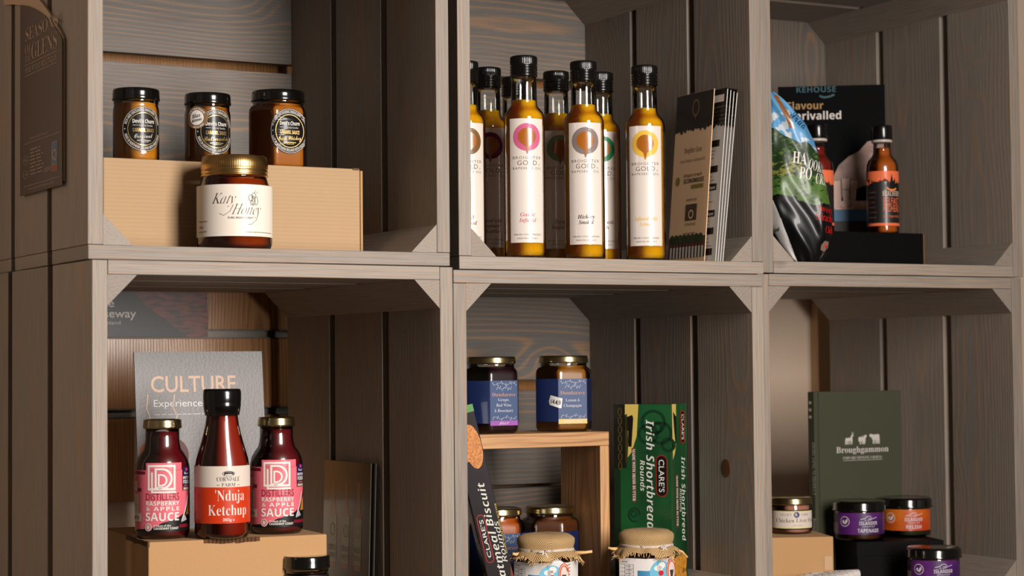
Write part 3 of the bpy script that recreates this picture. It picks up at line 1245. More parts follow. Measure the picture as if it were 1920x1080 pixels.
# ------------------------------------------------------------------ leaflets leaning in the top middle crate
def leaf(name, label, cat, u, b, w, h, thick, lean, ox, group=None, yawd=0.0, crate_='U2', m=None):
    """tall card parallel to the crate's right side, front end at photo column u; leans by `lean` towards the side"""
    p = hit(crate_, u, 480, b)
    p.z = shelf(crate_)
    t = thing(name, label, cat, p, CR[crate_][3] - math.pi / 2 + yawd, group)
    return t, p


th = CR['U2'][3]


def lean_card(label, u, b, w, h, lean, mats, group=None, name='leaflet', extra=0.0, face_art=None, zoff=0.0, cr='U2', lift=0.0):
    """local: +x from back to front (towards the viewer), -y is the printed face (towards the camera's left)"""
    p = hit(cr, u, 480, b)
    p.z = shelf(cr) + lift
    t = tag(slab(name, [(-w, 0), (0, 0), (0, h), (-w, h)], 0, .0009, mats, None), label, 'leaflet', group)
    R = Matrix.Rotation(CR[cr][3] - math.pi / 2 + extra, 4, 'Z') @ Matrix.Rotation(-lean, 4, 'X')
    t.matrix_world = Matrix.Translation(p) @ R
    if face_art:
        face_art(t)
    return t


tan = mat('tan_leaflet', (250, 206, 160), rough=.45, coat=.1)
LK = .000615
LH = 337 * LK


def torn(A, w, ytop, ybot, m, n=26, seed=3, amp=5):
    rnd = random.Random(seed)
    pts = [(-w, -ytop), (0, -ytop)]
    pts = [(-w, -ytop)] + [(-w + w * i / n, -(ybot + rnd.uniform(-amp, amp))) for i in range(n + 1)] + [(0, -ytop)]
    A.poly(pts[::-1], m, 2)


def art_front(t):
    w = .0800 / LK
    A = Art(LK, 0, 0)
    dark = ink(44, 38, 34)
    gold = ink(126, 96, 50)
    H = LH / LK
    torn(A, w, H - .5, H - 74, dark, 30, 3, 5)
    A.ring(-w * .46, -(H - 30), 13, 17, 4, gold, 3, 40)
    A.poly([(-w * .46 - 5, -(H - 44)), (-w * .46, -(H - 54)), (-w * .46 + 5, -(H - 44))], gold, 4)
    for i, y in enumerate((52, 57, 62)):
        A.text('BROIGHTER GOLD'[0 if i < 2 else 10:9 if i < 2 else 14], -w * .46, -(H - y - 6), 3, gold, w=26)
    gr = ink(120, 104, 90)
    A.text('Broighter Farm', -w * .47, -(H - 118), 11, gr, w=62, st='serifi')
    A.text('Home of Broighter Gold Rapeseed Oil', -w * .47, -(H - 136), 6, gr, w=88, st='serifi')
    dkk = ink(56, 48, 40)
    A.text('Artisans at work', -w * .44, -(H - 166), 7, dkk, w=66, st='sansi')
    A.text('ECONOMUSEE', -w * .40, -(H - 178), 9, dkk, w=70, st='sansb')
    A.ell(-w * .84, -(H - 172), 7, 9, ink(150, 130, 60), 2, 20)
    A.rect(-w * .46, -(H - 182), -w * .14, -(H - 190), ink(150, 130, 60), 2)
    A.rect(-w * .58, -(H - 220), -w * .28, -(H - 252), ink(90, 72, 58), 2)
    A.ring(-w * .43, -(H - 240), 9, 9, 3, tan, 3, 20)
    A.text('FARMHOUSE', -w * .43, -(H - 214), 5, gr, w=36)
    A.text('ECONOMUSEE', -w * .43, -(H - 262), 5, gr, w=36)
    A.lines(-w * .62, -(H - 276), -w * .2, 1, 3, gr, 1.4, 2)
    # photograph at the foot: shop window with bottles
    A.rect(-w, -(H - 284), 0, -12, ink(96, 72, 48), 2)
    for i in range(3):
        for j in range(2):
            A.rect(-w + 8 + i * w * .31, -(H - 290 - j * 18), -w + 6 + (i + 1) * w * .29, -(H - 304 - j * 18), ink(58, 60, 58), 3)
    H2 = 60
    for i in range(11):
        x = -w * .94 + i * w * .085
        A.rect(x, -34, x + w * .05, -12, ink(214, 204, 190), 5)
        A.rect(x + 1, -40, x + w * .05 - 1, -34, ink(150, 60, 40), 5)
    for i in range(8):
        A.ell(-w * .9 + i * w * .11, -50, 8, 9, ink(52 + 8 * (i % 3), 70, 40), 4, 10)
    A.build('printed_face', t, planemap(0))


def art_white(t):
    w = .085 / LK
    H = LH / LK
    A = Art(LK, 0, 0)
    torn(A, w, H - .5, H - 74, black, 24, 9, 6)
    A.rect(-w * .5, -(H - 12), -w * .06, -(H - 26), white, 3)
    for i in range(6):
        A.text(['is produced on', 'located on the', 'edge of Lough', 'way of Limavady', 'Roe Country, LONDON', ''][i][:18], -3, -(H - 38 - i * 8), 5, white, al='r', st='serifbi', w=40)
    g2 = ink(150, 142, 134)
    for (y, s) in ((100, ''), (150, ''), (185, 'techniques'), (236, 'techniques'), (270, ''), (310, '')):
        yy = H - y
        A.rect(-w, -yy, -w * .1, -(yy - 13), black, 2)
        if s:
            A.text(s, -w * .12 - 2, -(yy - 10), 6, white, al='r', w=34, st='sansb', lvl=3)
        A.lines(-w * .7, -(yy - 20), -w * .12, 3, 7, g2, 1.6, 2)
    A.build('printed_face', t, planemap(0))


white_card = mat('white_leaflet', (226, 220, 214), rough=.4, coat=.2)
grpl = 'leaflets leaning together beside the oil bottles'
lean_card('tan leaflet with a dark top, frontmost of the leaflets beside the oil bottles', 1320, .030, .080, LH, .085, tan, grpl, face_art=art_front, lift=.0)
for i in range(4):
    labs = ['white leaflet with black headings sticking out behind the tan leaflet',
            'white leaflet second in the fan behind the tan leaflet, only its edge showing',
            'white leaflet third in the fan behind the tan leaflet, only its edge showing',
            'white leaflet at the back of the fan, nearest the crate side']
    lean_card(labs[i], 1341 + 4.5 * i, .012 + .001 * i, .085, LH - .002 - .001 * i, .10 + .006 * i, white_card, grpl, face_art=art_white)
p = ob(1262, .30)
t = tag(slab('picture_card', [(-.05, 0), (.02, 0), (.02, .088), (-.05, .088)], 0, .001, mat('dark_red_card', (66, 36, 34), rough=.4), None),
        'small dark picture card standing at the back of the crate behind the tan leaflet', 'card')
t.location = p
t.rotation_euler = (0, 0, th)
A = Art(.001, 0, 0)
A.rect(-48, -80, 18, -60, ink(34, 58, 84), 2)
A.rect(-48, -60, 18, -30, ink(90, 40, 30), 2)
for i in range(14):
    A.ell(-44 + i * 4.5, -30 - random.uniform(0, 24), 4, 5, ink(*random.choice([(150, 110, 60), (40, 60, 40), (120, 40, 34), (180, 160, 130)])), 3, 10)
A.build('printed_face', t, planemap(0))

# ------------------------------------------------------------------ top right crate
# low black box
p = wl('U3', .035, .085, shelf('U3'))
pe = hit('U3', 1733, 460, .085)
wb = (Vector(pe.xy) - Vector(p.xy)).length
ZB3 = hit('U3', 1650, 435.5, .085).z
t = thing('black_box', 'low black card box under the hot sauce bottle in the top right crate', 'box', p, CR['U3'][3])
bmobj('box_body', boxbm(0, wb - .0015, 0, .155, 0, ZB3 - shelf('U3'), .001), black_board, t)
bmobj('side_edge', boxbm(wb - .0014, wb, -.0003, .155, .0005, ZB3 - shelf('U3') - .0008), mat('raw_board_edge', (120, 88, 58), rough=.9), t)

# standing advert card
cTL, cTR = (1450, 163), (1662, 157)
Yc = hit('U3', 1640, 400, .205).y
pR = atdepth(1664, 434, Yc)
W_, yaw_ = .1435, -.10
topz = atdepth(1662, 157, Yc).z
card_h = topz - ZB3
glossy_dark = mat('dark_glossy_card', (12, 12, 13), rough=.6, spec=.03)
t = tag(slab('advert_card', [(-W_, 0), (0, 0), (0, card_h), (-W_, card_h)], 0, .0016, glossy_dark, None),
        'black glossy card reading Flavour Unrivalled with a hand picture, behind the hot sauce', 'card')
pR.z = ZB3
t.matrix_world = Matrix.Translation(pR) @ Matrix.Rotation(yaw_, 4, 'Z') @ Matrix.Rotation(-.03, 4, 'X')
kc = pm(pR)
A = Art(kc, 0, 0)
Hc_ = card_h / kc
gb = ink(170, 128, 72)
teal = ink(24, 76, 88)
A.text('KEHOUSE', -128, -(Hc_ - 12), 11, teal, w=74, st='sansb')
A.line([(-122, -(Hc_ - 19)), (-114, -(Hc_ - 22)), (-104, -(Hc_ - 21)), (-94, -(Hc_ - 17))], 4, teal, 2)
A.text('Flavour', -183, -(Hc_ - 44), 14, gb, w=68, al='l', st='sansb')
A.text('Unrivalled', -183, -(Hc_ - 64), 15, ink(226, 214, 206), w=101, al='l', st='sansb')
A.rect(-212, -58, -2, -36, ink(72, 112, 150), 2)
A.rect(-212, -36, -2, -2, ink(40, 28, 26), 2)
A.rect(-212, -74, -2, -58, patch_mat('salami_print', (196, 120, 96), (220, 190, 170), 150, .4), 2)
# hand in the picture
skin = patch_mat('hand_print', (164, 124, 108), (104, 72, 66), 60, .45, lo=.45, hi=.75)
hand = [(-100, -72), (-102, -100), (-98, -122), (-88, -142), (-70, -158), (-50, -168), (-34, -186), (-4, -190), (-2, -128), (-14, -112), (-36, -104), (-52, -98), (-62, -92)]
A.poly(hand[::-1], skin, 2)
for (x0, y0, x1, y1, w) in ((-94, -112, -92, -68, 15), (-76, -116, -74, -72, 14), (-60, -112, -64, -76, 12)):
    A.poly([(x0 - w / 2, y0), (x1 - w / 2, y1), (x1 - w / 4, y1 + 6), (x1 + w / 4, y1 + 6), (x1 + w / 2, y1), (x0 + w / 2, y0)], ink(222, 184, 168, rough=.45), 3)
    A.ell(x1, y1 + 1, w * .28, 5, ink(214, 180, 172), 4, 16)
A.line([(-84, -118), (-84, -74)], 1.4, ink(90, 60, 54), 4)
A.line([(-67, -116), (-69, -76)], 1.4, ink(90, 60, 54), 4)
A.rect(-82, -97, -68, -94, ink(150, 150, 150), 5)
A.build('printed_face', t, planemap(0))

# hot sauce bottles
hot = mat('hot_sauce', (178, 88, 14), rough=.3, sss=.15, coat=.4)
dark_hot = mat('dark_hot_sauce', (120, 24, 14), rough=.3, sss=.3, coat=.4)
orange_lab = ink(240, 116, 74, 'orange_label', rough=.45)


def hot_bottle(p, k, label, fill, yaw, tilt=0.0):
    t = thing('hot_sauce_bottle', label, 'bottle', p, facecam(p, math.radians(yaw)), 'small hot sauce bottles in the top right crate')
    r, rn = 28.5 * k, 15.5 * k
    rows = [(r * .84, 0), (r * .96, .001), (r, .004), (r, 118 * k), (r * .97, 126 * k), (r * .86, 134 * k), (rn * 1.25, 140 * k), (rn * 1.04, 146 * k), (rn, 152 * k), (rn * .97, 172 * k)]
    lathe('glass', rows, GL, t, 64)
    q = .0009
    rows = [(r * .82, .002), (r * .95 - q, .003), (r - q, .005), (r - q, 118 * k), (r * .97 - q, 125.5 * k), (r * .86 - q, 133 * k), (rn * 1.25 - q, 139 * k), (rn * 1.04 - q, 146 * k), (rn - q, 156 * k), (rn * .6, 156.5 * k)]
    lathe('sauce', rows, fill, t, 64)
    lathe('neck_ring', [(17.5 * k, 166 * k), (18.5 * k, 167 * k), (18.5 * k, 170 * k), (17 * k, 171 * k)], mat('clear_plastic_ring', (200, 190, 180), rough=.3), t, 48)
    z0, rc = 171 * k, 19 * k
    lathe('cap', [(rc * .97, z0), (rc, z0 + k), (rc, z0 + 23 * k), (rc * .95, z0 + 25.5 * k), (rc * .4, z0 + 25.5 * k)], black_cap, t, 200, knurl=(z0 + 1, z0 + 2, 40, .02))
    A = Art(k, 0, 0)
    A.rect(-66, -113, 66, -16, mat('black_paper_label', (22, 20, 20), rough=.45, coat=.2), 1)
    lb = A.build('label', t, cylmap(r + .0001), cylcuts(r))
    A = Art(k, 0, 0)
    rnd = random.Random(4)
    pts = [(-66, -113)]
    x = -66
    while x < 66:
        pts.append((x, -(92 + rnd.uniform(-8, 12))))
        x += rnd.uniform(2.5, 5)
    pts += [(66, -92), (66, -113)]
    A.poly(pts, orange_lab, 2)
    A.rect(-66, -20, 66, -15, orange_lab, 2)
    fx = 14
    A.poly([(fx - 15, -82), (fx - 14, -92), (fx - 11, -88), (fx - 8, -98), (fx - 4, -90), (fx, -108), (fx + 3, -94), (fx + 7, -101), (fx + 9, -90), (fx + 13, -96), (fx + 14, -84), (fx + 8, -78), (fx - 8, -78)], black, 3)
    A.line([(fx - 10, -83), (fx - 4, -79), (fx + 4, -79), (fx + 10, -82)], 3, ink(240, 140, 60), 4)
    A.text('BLACKFIRE', 15, -68, 9, ink(206, 176, 156), w=36, st='sansb', lvl=4)
    A.text('BELFAST', 15, -53, 12, orange_lab, w=34, st='sans', lvl=4)
    A.text('REDHEAD', 15, -40, 12, orange_lab, w=34, st='sans', lvl=4)
    A.text('Sweet Pepper & Chilli', 14, -30, 4, orange_lab, w=34, st='sansi', lvl=4)
    A.lines(-44, -76, -14, 6, 9, ink(110, 70, 54), 1.6, 3)
    A.build('lettering', lb, cylmap(r + .0001), cylcuts(r))
    t.rotation_euler = (0, tilt, t.rotation_euler[2])
    return t


p = hit('U3', 1656, 420, .135)
p.z = ZB3 + .0006
k = pm(p)
t = hot_bottle(p, (hit('U3', 1647, 237, .135).z - ZB3) / 196.5, 'hot sauce bottle with a black and orange flame label on the black box', hot, 6)
p = hit('U3', 1534, 420, .15)
p.z = ZB3
hot_bottle(p, (hit('U3', 1531, 234, .15).z - ZB3) / 196.5, 'dark red hot sauce bottle mostly hidden behind the crisps bag', dark_hot, -50)

# crisps bag: crumpled foil pillow standing on its corner
bag_z = shelf('U3')
Yb = hit('U3', 1500, 480, .055)
kb_ = pm(Yb)
EDGE_L = [(165, 1437), (240, 1431), (330, 1426), (372, 1424), (420, 1446), (450, 1462), (480, 1482), (490, 1495)]
EDGE_R = [(165, 1456), (176, 1470), (190, 1485), (225, 1514), (260, 1530), (300, 1541), (350, 1553), (400, 1562), (440, 1561), (470, 1552), (484, 1541), (490, 1526)]


def interp(tab, y):
    if y <= tab[0][0]:
        return tab[0][1]
    for (a, b), (c, d) in zip(tab, tab[1:]):
        if y <= c:
            return b + (d - b) * (y - a) / (c - a)
    return tab[-1][1]


def bag_pt(s, y, e=0.0):
    """s in -1..1 across the front; y photo-like row; returns local point (x, y, z)"""
    xl, xr = interp(EDGE_L, y), interp(EDGE_R, y)
    cx, hw = (xl + xr) / 2, (xr - xl) / 2
    v = (490 - y) / 325
    X = (cx + hw * s - 1500) * kb_
    th_ = .027 * (math.sin(math.pi * min(max(v * .92 + .07, 0), 1)) ** .6)
    bul = max(0, 1 - s * s) ** .5
    wr = .0034 * math.sin(5 * s + 9 * v + 2 * math.sin(7 * v)) + .0022 * math.sin(15 * v - 6 * s + 2.4 * math.sin(4 * s)) + .0007 * math.sin(33 * v + 13 * s)
    Y = -th_ * bul - wr * bul * .55 - e
    return (X, Y, (490 - y) * kb_)


NS, NV = 150, 250
vs, fs, mi = [], [], []
sky = mat('foil_sky_blue', (92, 158, 206), rough=.42, coat=.15)
cloud = mat('foil_cloud', (196, 206, 214), rough=.42, coat=.15)
grn1 = mat('foil_field_green', (78, 112, 44), rough=.42, coat=.15)
grn2 = mat('foil_dark_green', (36, 58, 30), rough=.42, coat=.15)
gold_f = mat('foil_gorse_yellow', (132, 132, 60), rough=.42, coat=.15)
blk = mat('foil_black', (10, 10, 10), rough=.36, coat=.2, spec=.3)
sil = mat('foil_back_silver', (206, 202, 198), rough=.4, coat=.2)
tower = mat('foil_tower_brown', (150, 96, 52), rough=.3, coat=.4)
bag_m = [sky, cloud, grn1, grn2, gold_f, blk, sil, tower]


def nz(x, y):
    return math.sin(x * .09 + 1.3 * math.sin(y * .07)) + math.sin(y * .13 + x * .05 + 2) * .7 + .5 * math.sin(x * .31 - y * .23)


def bag_mat(px, y):
    seam = 1447 + (y - 372) * 50 / 118 if y > 372 else -1e9
    if px < seam - 2:
        return 6
    sk = 240 + (px - 1446) * .42 + 3 * nz(px, y)
    if y < sk:
        d = abs((px - 1458) - (y - 175) * .42)
        if d < 5 and 172 < y < 236:
            return 7
        if px < 1482 and 200 < y and nz(px * 2, y * 2) > .0:
            return 1
        if y > sk - 14 and px > 1500 and nz(px, y * 3) > .3:
            return 1
        return 0
    bb = 372 + 4 * nz(px * .6, y) + (px - 1500) * .14
    if y < bb:
        q = .55 * nz(px * 1.1, y * 2.6) + .55 * nz(px * 4.3 + 11, y * 6.1) + .3 * nz(px * 9.0, y * 11.0)
        if y < 300:
            return 3 if q < .9 else 2
        if y < 326:
            return 4 if q > .1 and px < 1500 else 3
        return 2 if q > -.7 else 3
    return 5


for j in range(NV + 1):
    y = 490 - 325 * j / NV
    for i in range(NS + 1):
        s = math.sin(math.pi / 2 * (-1 + 2 * i / NS))
        vs.append(bag_pt(s, y))
nfront = len(vs)
for j in range(NV):
    for i in range(NS):
        a = j * (NS + 1) + i
        fs.append((a, a + 1, a + NS + 2, a + NS + 1))
        q = (vs[a][0] + vs[a + NS + 2][0]) / 2 / kb_ + 1500
        yy = 490 - (vs[a][2] + vs[a + NS + 2][2]) / 2 / kb_
        mi.append(bag_mat(q, yy))
# back half
off = len(vs)
for j in range(NV + 1):
    for i in range(NS + 1):
        x_, y_, z_ = vs[j * (NS + 1) + i]
        vs.append((x_, -y_ * .55, z_))
for j in range(NV):
    for i in range(NS):
        a = off + j * (NS + 1) + i
        fs.append((a, a + NS + 1, a + NS + 2, a + 1))
        mi.append(6)
for j in (0, NV):
    for i in range(NS):
        a, b = j * (NS + 1) + i, off + j * (NS + 1) + i
        fs.append((a, b, b + 1, a + 1))
        mi.append(5)
Yb.z = bag_z
rb = CR['U3'][3] * 0 + .05
bag = meshobj('crisps_bag', vs, fs, bag_m, None, True, mi)
bag.location = Yb
bag.rotation_euler = (0, 0, rb)
tag(bag, 'shiny crisps bag printed with blue sky, green fields and black', 'crisps bag')


def bagmap(xpx, ypx, e):
    xl, xr = interp(EDGE_L, ypx), interp(EDGE_R, ypx)
    s = max(-.98, min(.98, (xpx - (xl + xr) / 2) / ((xr - xl) / 2)))
    return bag_pt(s, ypx, e + .0004)


class BagArt(Art):
    def P(s, x, y):
        return (x, -y)


A = BagArt(1.0)
A.text('HA', 1480, 302, 22, white, w=28, st='serifb', al='l', rot=-8)
A.text('OOKED', 1510, 313, 20, white, w=44, st='serif', al='l', rot=-14)
A.text('PO', 1492, 331, 22, white, w=24, st='serifb', al='l', rot=-8)
A.text('CRISPS', 1524, 340, 20, white, w=42, st='serif', al='l', rot=-10)
A.build('lettering', bag, lambda x, y, e: bagmap(x, -y, e))
A = BagArt(1.0)
A.text('Spud', 1478, 214, 22, ink(28, 52, 96), w=40, st='script', al='l', rot=-42)
A.build('script_lettering', bag, lambda x, y, e: bagmap(x, -y, e))
A = BagArt(1.0)
redf = ink(200, 24, 20)
A.text('Sweet', 1530, 392, 12, redf, w=30, st='serif', al='l', rot=-8)
A.text('Sriracha', 1524, 408, 14, redf, w=38, st='serif', al='l', rot=-8)
A.text('Chilli', 1543, 432, 13, redf, w=20, st='serif', al='l', rot=-8)
A.poly([(1536, 455), (1543, 447), (1551, 449), (1550, 460), (1543, 467), (1535, 464)], ink(120, 100, 84), 2)
A.ell(1543, 457, 4, 4, redf, 3, 12)
A.build('flavour_lettering', bag, lambda x, y, e: bagmap(x, -y, e))
A = BagArt(1.0)
A.text('Ltd', 1449, 429, 6, black, w=9, st='sansb', al='l', rot=8)
A.build('lettering', bag, lambda x, y, e: bagmap(x, -y, e))

# ------------------------------------------------------------------ bottom left crate
ZK = 1.0277
pA_ = hitz(278, 1017, ZK)
yawK = .43
t = thing('cardboard_box', 'kraft cardboard box carrying the three sauce bottles in the bottom left crate', 'cardboard box', (pA_.x, pA_.y, shelf('L1')), yawK)
lenK = .189
hK = ZK - shelf('L1')
bmobj('box_body', boxbm(0, lenK, 0, .205, 0, hK, .0012), kraft_d, t)
rnd = random.Random(2)
bm = bmesh.new()
for (x0, y0, x1, y1) in ((.0, .0, .0, .09), (.058, .0, .115, .0)):
    n = 14
    for i in range(n):
        fx, fy = x0 + (x1 - x0) * i / n, y0 + (y1 - y0) * i / n
        boxbm(fx - .0008, fx + (x1 - x0) / n + .0012, fy - .0006, fy + (y1 - y0) / n + .0012, hK - .003 - rnd.uniform(0, .002), hK + rnd.uniform(.0002, .0009), 0, 1, bm)
tp = thing('tmp', 'x y z w', 'x', (0, 0, 0))
bpy.data.objects.remove(tp)
bmobj('torn_edge', bm, mat('torn_brown_board', (96, 62, 34), rough=.95), t)

# slatwall poster
pwz0 = 1.2505 - .0005
ray0 = ray(389, 600)
kk = WOFF - .0030
kdist = kk / (Vector(ray0).dot(wn))
px_end = wallcoord(Vector((ray0[0] * kdist, ray0[1] * kdist, 0)))
poster_m = patch_mat('dark_slate_poster', (34, 35, 38), (24, 24, 26), 14, .42, coat=.08)
t = tag(slab('poster', [(px_end - .22, 1.2405), (px_end, 1.2405), (px_end, 1.34), (px_end - .22, 1.34)], -.0038, -.0018, poster_m, None),
        'dark poster with white lettering on the slatwall behind the bottom left crate', 'poster')
t.location = worg
t.rotation_euler = (0, 0, WYAW)
kw = 2.42 / F_PX
A = Art(kw / .93, px_end / (kw / .93) * -1, 0)
A = Art(kw / .93, 0, 0)
X0 = px_end / A.k
ZZ = 1.2405 / A.k
plum = patch_mat('poster_wood_print', (122, 50, 36), (56, 30, 24), 60, .42, stretch=(1, 1, 4), coat=.08)
A.poly([(X0 - 36, -ZZ), (X0, -ZZ), (X0, -(ZZ + 110)), (X0 - 158, -(ZZ + 110)), (X0 - 120, -(ZZ + 60))], plum, 1)
A.text('Taste', X0 - 169, -(ZZ + 52), 14, white, w=56, al='r', st='sans', off=.01, lvl=3)
A.text('the Causeway', X0 - 130, -(ZZ + 34), 14, white, w=134, al='r', st='sans', off=.01, lvl=3)
A.text('Northern Ireland', X0 - 158, -(ZZ + 22), 6, white, w=84, al='r', lvl=3)
A.build('lettering', t, planemap(-.0038))

# culture card
Yk = 2.165
pB_ = atdepth(376, 1000, Yk)
pTop = atdepth(376, 657, Yk - .01)
hC = pTop.z - ZK
WC = .1495
silver_card = mat('grey_laminated_card', (128, 124, 124), rough=.5, coat=.1, bump=.25, bscale=320)
t = tag(slab('display_card', [(-WC / 2, 0), (WC / 2, 0), (WC / 2, hC), (-WC / 2, hC)], 0, .0022, silver_card, None),
        'shiny grey laminated card headed Culture standing behind the three sauce bottles', 'card')
yC = CR['L1'][3] - .02
base = atdepth(386, 1000, Yk)
base.z = ZK
t.matrix_world = Matrix.Translation(base) @ Matrix.Rotation(yC, 4, 'Z') @ Matrix.Rotation(-.10, 4, 'X')
kc = WC / 236
A = Art(kc, 0, 0)
HH = hC / (pm(base)) 
A.k = kc
HH = hC / kc
peach = ink(206, 172, 146, 'peach_print', rough=.4)
A.text('CULTURE', -90, -(HH - 66 * 1.06), 27, peach, w=156, al='l', st='sans', off=.012)
A.text('Experience', -86, -(HH - 90 * 1.06), 12, ink(222, 218, 216), w=88, al='l', st='sans')
for (x, w) in ((-48, 12), (34, 10), (-96, 8)):
    A.line([(x, -(HH - 74)), (x - 3, -(HH - 98)), (x + w * .3, -(HH - 112)), (x - w * .4, -(HH - 126))], 2.2, peach, 2)
A.text("Chef's", -38, -(HH - 136), 15, ink(150, 148, 146), w=54, st='script')
A.lines(-86, -(HH - 108), 40, 1, 4, ink(190, 186, 184), 1.6, 2)
A.ell(-52, -(HH - 180), 26, 30, ink(90, 30, 28), 2, 24)
A.ell(-100, -(HH - 172), 14, 16, ink(170, 84, 30), 2, 24)
A.build('lettering', t, planemap(0))

# sauces
rasp = mat('raspberry_sauce', (92, 8, 16), rough=.3, sss=.2, coat=.5)
ketch = mat('tomato_ketchup', (140, 30, 8), rough=.3, sss=.2, coat=.5)
pink = ink(226, 108, 122, 'pink_label', rough=.42)
wine = ink(120, 20, 36, 'wine_print')


def sauce(p, k, label, yaw):
    t = thing('raspberry_sauce_bottle', label, 'bottle', p, facecam(p, math.radians(yaw)), 'pink labelled raspberry and apple sauce bottles')
    r, rn = 52 * k, 32.5 * k
    prof = [(r * .80, 0), (r * .93, .0016), (r * .985, .005), (r, .012), (r, 130 * k), (r * .985, 140 * k), (r * .93, 151 * k), (r * .82, 162 * k), (r * .70, 170 * k), (rn * 1.04, 180 * k), (rn, 190 * k), (rn, 212 * k)]
    lathe('glass', prof, GL, t, 72)
    q = .0013
    lathe('sauce', [(a * 1.0 - q, max(z, .0015)) for a, z in prof[:-2]] + [(rn - q, 190 * k), (rn - q, 204 * k), (rn * .5, 204.5 * k)], rasp, t, 72)
    lid(t, 37 * k, 210 * k, 18 * k, gold_lid)
    A = Art(k, 0, 0)
    f = cylmap(r + .0002)
    A.rect(-150, -132, 68, -15, pink, 1)
    A.rect(-32, -146, 40, -131, pink, 1)
    lb = A.build('label', t, f, cylcuts(r))
    A = Art(k, 0, 0)
    blk_ = black
    # black swoosh at the foot of the label
    A.poly([(-70, -15), (68, -15), (68, -86), (60, -66), (48, -50), (30, -40), (0, -32), (-20, -22), (-60, -19)], blk_, 2)
    A.rect(-148, -130, -34, -124, wine, 2)
    A.rect(44, -124, 66, -117, wine, 2)
    A.rect(34, -28, 68, -22, wine, 3)
    A.rect(-56, -98, -44, -91, wine, 3)
    # square monogram of nested D shapes
    def frame(x0, y0, x1, y1, w):
        A.rect(x0, y0, x1, y0 + w, white, 3)
        A.rect(x0, y1 - w, x1, y1, white, 3)
        A.rect(x0, y0 + w, x0 + w, y1 - w, white, 3)
        A.rect(x1 - w, y0 + w, x1, y1 - w, white, 3)
    frame(-28, -142, 26, -94, 4)
    frame(-22, -130, 36, -84, 0.1)
    A.rect(-21, -92, 27, -88.5, white, 3)
    A.rect(-21, -128, -17.5, -88.5, white, 3)
    for (cx, cy, rx, ry, w) in ((0, -116, 20, 20, 4),):
        A.ring(cx, cy, rx, ry, w, white, 3, 40, -90, 90)
        A.rect(cx - 14, cy - ry, cx, cy - ry + w, white, 3)
        A.rect(cx - 14, cy + ry - w, cx, cy + ry, white, 3)
        A.rect(cx - 14, cy - ry, cx - 10, cy + ry, white, 3)
    A.ring(-2, -113, 12, 12, 3.4, white, 4, 32, -90, 90)
    A.rect(-8, -125, -2, -121.6, white, 4)
    A.rect(-8, -104.4, -2, -101, white, 4)
    A.rect(-8, -125, -4.6, -101, white, 4)
    A.text('DISTILLERS', 1, -75, 13, wine, w=66, st='sans')
    A.text('RASPBERRY', 1, -65, 8, white, w=66, st='sansb', lvl=3)
    A.text('& APPLE', 1, -55, 7.5, white, w=66, st='sansb', sp=1.2, lvl=3)
    A.text('SAUCE', 0, -36, 15.5, white, w=66, st='sansb', lvl=4)
    A.ell(-27, -24, 7.5, 7.5, ink(226, 190, 186), 4, 28)
    A.ring(-27, -24, 5, 5.5, 1.1, wine, 5, 24)
    A.text('Product of the', -16, -25, 3.4, white, w=32, al='l', st='sansb', lvl=4)
    A.text('CAUSEWAY COAST', -16, -19.5, 4.2, white, w=48, al='l', st='sansb', lvl=4)
    # side panel text, award sticker, price ticket
    A.text('SAUCE', -58, -94, 16, white, w=56, al='r', st='sansb', lvl=3)
    A.text('DISTILLERS', -58, -112, 6, ink(206, 90, 104), w=50, al='r', lvl=3)
    A.rect(-86, -86, -52, -46, ink(214, 196, 186), 3)
    A.lines(-84, -82, -54, 8, 4, ink(110, 60, 60), 1, 4)
    A.rect(-84, -50, -44, -34, ink(224, 206, 196), 4)
    A.text('3874', -64, -38, 7, ink(90, 70, 70), w=26, lvl=5)
    navy = ink(36, 26, 72, 'navy_sticker')
    A.rect(42, -136, 66, -92, navy, 4)
    A.ell(54, -132, 4, 3, ink(200, 60, 110), 5, 14)
    A.text('Great', 54, -123, 5, white, w=15, st='script', lvl=5)
    A.text('BRITISH', 54, -114, 5, white, w=21, st='sansb', lvl=5)
    A.text('FOOD', 54, -105, 7, white, w=20, st='sansb', lvl=5)
    A.text('AWARDS', 54, -100, 3, ink(190, 120, 90), w=18, st='sansb', lvl=5)
    A.rect(42, -99, 66, -92, ink(110, 76, 44), 5)
    A.text('BRONZE', 54, -93.5, 4, white, w=18, st='sansb', lvl=6)
    # spoon and fruit drawing on the right edge
    A.line([(40, -34), (50, -56), (58, -82)], 3, ink(210, 206, 204), 4)
    A.poly([(52, -46), (60, -66), (66, -72), (66, -46)], ink(190, 120, 44), 4)
    A.poly([(38, -32), (48, -46), (54, -36)], ink(170, 166, 168), 5)
    A.build('lettering', lb, f, cylcuts(r))
    return t


# SAUCE wordmark sits between the APPLE row and the foot: rows measured upwards from the base
p = hitz(305, 1008, ZK)
KS = (atdepth(305, 786, p.y).z - ZK) / 228
sauce(p, KS, 'raspberry and apple sauce bottle with a pink label, left of the ketchup', -1)
p = hitz(519, 999, ZK)
sauce(p, KS, 'raspberry and apple sauce bottle with a pink label, right of the ketchup', 2)
